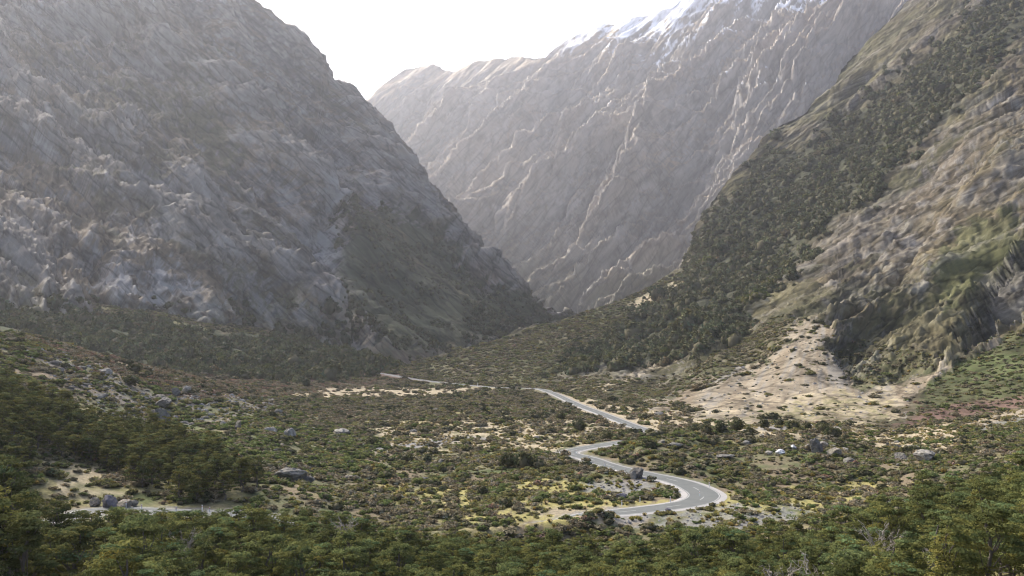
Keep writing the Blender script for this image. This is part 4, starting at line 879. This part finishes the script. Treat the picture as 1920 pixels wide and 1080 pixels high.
# --- low bushes that hide the road where it dips away
for i, (px0, d, r_) in enumerate([(1128, 264, 1.8), (1142, 268, 2.3), (1158, 266, 2.5), (1174, 269, 2.4), (1190, 266, 2.6), (1208, 268, 2.3), (1117, 258, 1.3)]):
    o = tree_at(px0, 850, d, r_, '', 0, .75, FORMS[FI[('olive', 'brown', 'green')[i % 3]][i % 2]], 'bush'); tag(o, f"{('olive', 'brown green', 'bright green')[i % 3]} bush at the left end of the knoll where the road comes round", 'bush', 'bushes at the left end of the knoll')
for i, (px0, d, r_) in enumerate([(1142, 165, 1.2), (1122, 161, 1.4), (1100, 158, 1.5), (1078, 156, 1.5), (1056, 153, 1.6), (1030, 150, 1.5), (1005, 147, 1.6), (975, 146, 1.5), (940, 143, 1.5), (905, 142, 1.6), (860, 140, 1.5)]):
    kd = ('brown', 'olive', 'red', 'grey')[i % 4]; o = tree_at(px0, 950, d, r_, '', 0, .8, FORMS[FI[kd][0]], 'bush'); tag(o, f"{dict(brown='brown green', olive='olive', red='reddish', grey='grey twiggy')[kd]} bush on the bank below the lower limb of the bend", 'bush', 'bushes on the bank below the bend')
# --- boulders
GREY = (.30, .30, .29); BM = [boulder_mesh(400 + k, [(.20, .19, .165), (.28, .265, .23), (.145, .138, .125), (.23, .205, .17)][k % 4], 4) for k in range(10)]
BPALE = boulder_mesh(450, (.55, .56, .56)); BDARK = [boulder_mesh(460 + k, (.14, .135, .15)) for k in range(2)]
def boulder(px, py, d, w, h, label, me, group=None, tall=None, rz=None, tilt=(0, 0)):
    """w, h in metres"""
    sx = float(ray(px, py)[0]) * d; z = float(ground(np.array([sx]), np.array([d]))[0]); o = link(me, 'boulder', None, (sx, d, z + h * .3)); o.scale = (w / 2, w / 2 * .85, h * .75); o.rotation_euler = (tilt[0], tilt[1], rz if rz is not None else random.Random(px * py).uniform(0, 6.28)); tag(o, label, 'boulder', group)
M_ = F
NB = [(552, 902, 7.2, 3.6, 'large cracked boulder on the grass at the foot of the left slope', BM[0]), (575, 905, 3.2, 2.0, 'smaller block leaning on the right of the large cracked boulder', BM[0]), (656, 896, 4.6, 1.3, 'low flat boulder right of the large cracked one', BM[3]),
      (506, 812, 4.2, 2.4, 'slanting pale boulder left of the upright pale one', BM[1]), (543, 822, 3.8, 4.0, 'upright pale boulder on the green slope', BM[1]), (446, 808, 2.4, 3.2, 'narrow pale boulder left of the slanting one', BM[3]), (418, 800, 2.2, 2.0, 'small light boulder left of the narrow pale one', BM[1]),
      (523, 778, 3.8, 3.2, 'pointed grey boulder at the right end of the boulder field', BM[0]), (300, 790, 5.4, 5.0, 'dark grey block below the great slab in the boulder field', BM[2]), (305, 765, 8.0, 4.4, 'great grey slab in the middle of the boulder field', BM[0]), (328, 745, 3.8, 3.2, 'dark hollow boulder above the great slab', BM[2]), (350, 740, 4.4, 3.4, 'pale boulder right of the hollow dark one', BM[1]),
      (1196, 900, 4.4, 2.8, 'grey tilted boulder by the road above the bend', BM[2]), (1187, 902, 1.6, 2.6, 'narrow pale stone left of the tilted roadside boulder', BM[1]), (1168, 938, 3.2, 1.9, 'dark boulder inside the loop of the road bend', BDARK[0]), (1252, 960, 1.6, .7, 'low dark stone below the lower limb of the road', BDARK[1]),
      (1604, 924, 3.6, 1.5, 'dark purple grey boulder on the yellow grass right of the bend', BDARK[0]), (1540, 838, 4.6, 2.2, 'top boulder of the rock outcrop', BM[0]), (1530, 852, 4.2, 4.4, 'steep jagged boulder under the top of the outcrop', BM[2]), (1562, 860, 6.6, 3.0, 'long grey boulder at the right of the outcrop', BM[3]), (1512, 846, 3.0, 2.6, 'reddish grey boulder left in the outcrop', BM[3]),
      (1488, 845, 2.8, 1.9, 'small white boulder left of the outcrop', BPALE), (1462, 854, 4.0, 1.6, 'flat white boulder left of the outcrop', BPALE), (1442, 858, 2.6, 1.4, 'pale low stone beside the flat white boulder', BM[1]), (1590, 876, 3.4, 2.4, 'grey boulder below the long one of the outcrop', BM[0]),
      (1735, 868, 6.2, 3.4, 'big pale jagged boulder at the right of the flat', BM[1]), (1688, 864, 4.6, 2.6, 'dark split boulder left of the big pale jagged one', BM[2]), (1650, 866, 5.0, 1.2, 'low slab left of the dark split boulder', BM[0]), (1712, 846, 8.5, 1.9, 'long low slab behind the big pale jagged boulder', BM[0]),
      (1400, 832, 2.4, 1.8, 'pale stone in the shrubs left of the outcrop', BM[1]), (1360, 862, 7.0, 1.5, 'row of low grey rock left of the outcrop', BM[0]), (1345, 852, 4.0, 1.4, 'grey flat rock above the low grey row', BM[3]), (1270, 845, 4.5, 2.0, 'grey boulder on the knoll behind the bend', BM[0]), (1240, 838, 3.0, 1.6, 'small grey boulder left of the one on the knoll', BM[3]),
      (205, 958, 3.4, 2.4, 'dark rounded boulder beside the left stretch of road', BDARK[1]), (178, 952, 2.6, 1.6, 'purple grey stone left of the dark roadside boulder', BM[2]), (232, 955, 3.6, 1.6, 'flat greenish boulder right of the dark roadside one', BM[3]), (252, 950, 1.8, 1.4, 'small stone right of the flat roadside boulder', BM[0]), (1235, 778, 6.5, 2.2, 'grey slab boulder on the tan flat beyond the road', BM[0]), (1008, 826, 3.0, 1.6, 'grey stone in the tussock left of the knoll', BM[0])]
for px0, py0, w_, h_, lb, me in NB:
    P0 = hit(px0, py0); d = P0[1]; boulder(px0, py0, d, w_, h_, lb, me)
FIELD = [(40, 650), (110, 655), (200, 695), (260, 735), (300, 735), (430, 738), (500, 742), (520, 762), (430, 775), (350, 800), (260, 800), (190, 780), (140, 740), (60, 690)]
fz = zg(FIELD, wander=8); fdist = np.interp(Y, [200, 600], [1, .6])
pb, rb, cb = sow(GPOS, fz * .036 * (Y > 200) * sm(-.5, .3, nA), rng); sb = rng.lognormal(0, .42, len(pb)) * 1.05
extra = zg([(0, 640), (300, 700), (560, 760), (700, 830), (700, 900), (450, 850), (300, 760), (0, 760)], wander=8) * (1 - fz) * .0035 + zg([(1300, 810), (1760, 815), (1800, 880), (1400, 885)], wander=8) * .006 + zg([(700, 760), (1100, 760), (1100, 900), (700, 900)]) * .0012
pe, re_, ce = sow(GPOS, extra * (dr > 7), rng); se = rng.lognormal(0, .35, len(pe)) * .85
ps = np.concatenate([pb, pe]); ss = np.concatenate([sb, se]); inf = np.r_[np.ones(len(pb), bool), np.zeros(len(pe), bool)]
vis = np.abs(ps[:, 0] / ps[:, 1]) < .58; order = np.argsort(-ss / ps[:, 1] * vis); top = order[:245]; low_ = order[245:]
TON = ['mid grey', 'pale grey', 'dark grey', 'warm grey']
for j in top:
    m = int(rng.integers(0, 10)); o = link(BM[m], 'boulder', None, ps[j] + [0, 0, ss[j] * .04], rng.uniform(0, 6.28)); o.scale = (ss[j] * rng.uniform(.9, 1.4), ss[j], ss[j] * rng.uniform(.6, 1.0))
    qx, qy = seen(ps[j]); where = ('at the left end of the boulder field' if qx < 180 else 'in the middle of the boulder field' if qx < 330 else 'at the right end of the boulder field') if inf[j] else place(qx, qy)
    tag(o, f"{'large' if ss[j] > 1.8 else 'medium' if ss[j] > 1.1 else 'small'} {TON[m % 4]} boulder {where}", 'boulder', f'boulders {where}')
st = sow(GPOS, (fz * .22 + grav * .35 * (Y < 300)) * (dr > 6), rng)[0]
stp = np.concatenate([st, ps[low_]]); sts = np.concatenate([rng.lognormal(0, .4, len(st)) * np.interp(st[:, 1], [120, 200, 400], [.14, .35, .6]), ss[low_]])
_fd = inview_r * fan_z * .012
stf = sow(RM['P'], _fd, rng)[0]; stp = np.concatenate([stp, stf]); sts = np.concatenate([sts, rng.lognormal(-.55, .5, len(stf))])
BS = [boulder_mesh(480 + k, [(.25, .245, .23), (.31, .30, .28), (.19, .185, .18)][k], 1) for k in range(3)]
scatter('loose_stones', BS, stp, sts, rng.integers(0, 3, len(stp)), rng, .5)

# --- marker posts along the road
def marker_post(px, py, label, tall=1.0, wide=.14):
    P0 = hit(px, py); x, y = P0[0], P0[1]; z = float(ground(np.array([x]), np.array([y]))[0]); t = bpy.data.objects.new('marker_post', None); COL.objects.link(t); t.location = (x, y, z)
    def bx(w, d, z0, z1, nm, mt, dy=0):
        bm = bmesh.new(); bmesh.ops.create_cube(bm, size=1); bmesh.ops.scale(bm, vec=(w, d, z1 - z0), verts=bm.verts); bmesh.ops.translate(bm, vec=(0, dy, (z0 + z1) / 2), verts=bm.verts); bmesh.ops.bevel(bm, geom=bm.edges[:], offset=.012, segments=1)
        me = bpy.data.meshes.new(nm); bm.to_mesh(me); bm.free(); me.materials.append(mt); link(me, nm, t)
    bx(wide, .05, -.3, tall, 'post', M_white); bx(wide * .8, .012, tall - .3, tall - .17, 'reflector', M_redr, -.033); tag(t, label, 'marker post', 'white marker posts along the road')
MP = [(1080, 851, 'white marker post at the upper end of the road bend', 1.3), (1134, 877, 'white marker post on the upper limb above the roadside boulder', 1.2), (1172, 889, 'second white marker post above the roadside boulder', 1.1), (1104, 862, 'white marker post at the kink of the upper road', 1.2), (1330, 918, 'outermost white marker post on the curve', 1.1), (1312, 934, 'white marker post on the outer side below the curve', 1.1),
      (1257, 944, 'white marker post on the lower limb right of the dark stone', 1.2), (1166, 952, 'white marker post at the left end of the lower limb', 1.3), (1200, 944, 'white marker post inside the lower limb', 1.2), (1264, 934, 'white marker post inside the curve next to the pale stone', 1.1), (236, 958, 'white marker post near the dark boulder by the left road', 1.3), (265, 962, 'second white marker post of the left road', 1.1), (379, 956, 'white marker post on the far side of the left road', 1.3), (393, 956, 'short white marker post right of the tall one on the left road', 1.0),
      (330, 962, 'white marker post in the middle of the left road', 1.1), (895, 727, 'tall white post on the far road', 3.0), (854, 723, 'distant marker post left of the tall one', 1.5)]
for a_, b_, lb, h_ in MP: marker_post(a_, b_, lb, h_, .16 if h_ < 2 else .3)
# ------------------------------------------------------------------ haze
HZ = (-4200, 6200, -900, 8200, -26, 3600)
def haze_box():
    x0, x1, y0, y1, z0, z1 = HZ
    v = [(x0,y0,z0),(x1,y0,z0),(x1,y1,z0),(x0,y1,z0),(x0,y0,z1),(x1,y0,z1),(x1,y1,z1),(x0,y1,z1)]
    f = [(0,3,2,1),(4,5,6,7),(0,1,5,4),(1,2,6,5),(2,3,7,6),(3,0,4,7)]
    m = bpy.data.materials.new('haze_air'); m.use_nodes = True; nt = m.node_tree; nt.nodes.remove(nt.nodes['Principled BSDF'])
    pv = nt.nodes.new('ShaderNodeVolumePrincipled'); pv.inputs['Density'].default_value = .000082; pv.inputs['Color'].default_value = (.88, .92, 1.0, 1); pv.inputs['Anisotropy'].default_value = .6
    nt.links.new(pv.outputs[0], nt.nodes['Material Output'].inputs['Volume'])
    o = mesh_np('haze', np.array(v, float), f, None, m, smooth=False); o['kind'] = 'stuff'
haze_box()

# ------------------------------------------------------------------ labels: what is alike is told apart by its order from the left
def finish_labels():
    by = {}
    for o in COL.objects:
        if o.parent is None and 'label' in o: by.setdefault(o['label'], []).append(o)
    W = ['leftmost', 'second from the left', 'third from the left', 'fourth from the left', 'fifth from the left', 'sixth from the left', 'seventh from the left', 'eighth from the left', 'ninth from the left']
    def put(os_, lb):
        if len(os_) > 10:
            os_.sort(key=lambda o: o.location.y); h = len(os_) // 2
            if len(lb.split()) <= 12:
                put(os_[:h], lb + ', nearer'); put(os_[h:], lb + ', farther'); return
        os_.sort(key=lambda o: o.location.x / o.location.y); n = len(os_)
        for i, o in enumerate(os_):
            if n == 1: o['label'] = lb; continue
            if n > 10: o['label'] = lb; continue
            t = f"{lb}, {'rightmost' if i == n - 1 else W[i]}"
            if len(t.split()) > 16: t = t.replace('mountain beech', 'beech').replace(' from the left', ' from left')
            o['label'] = t if len(t.split()) <= 16 else lb
    for lb, os_ in by.items():
        if len(os_) > 1: put(os_, lb)
finish_labels()
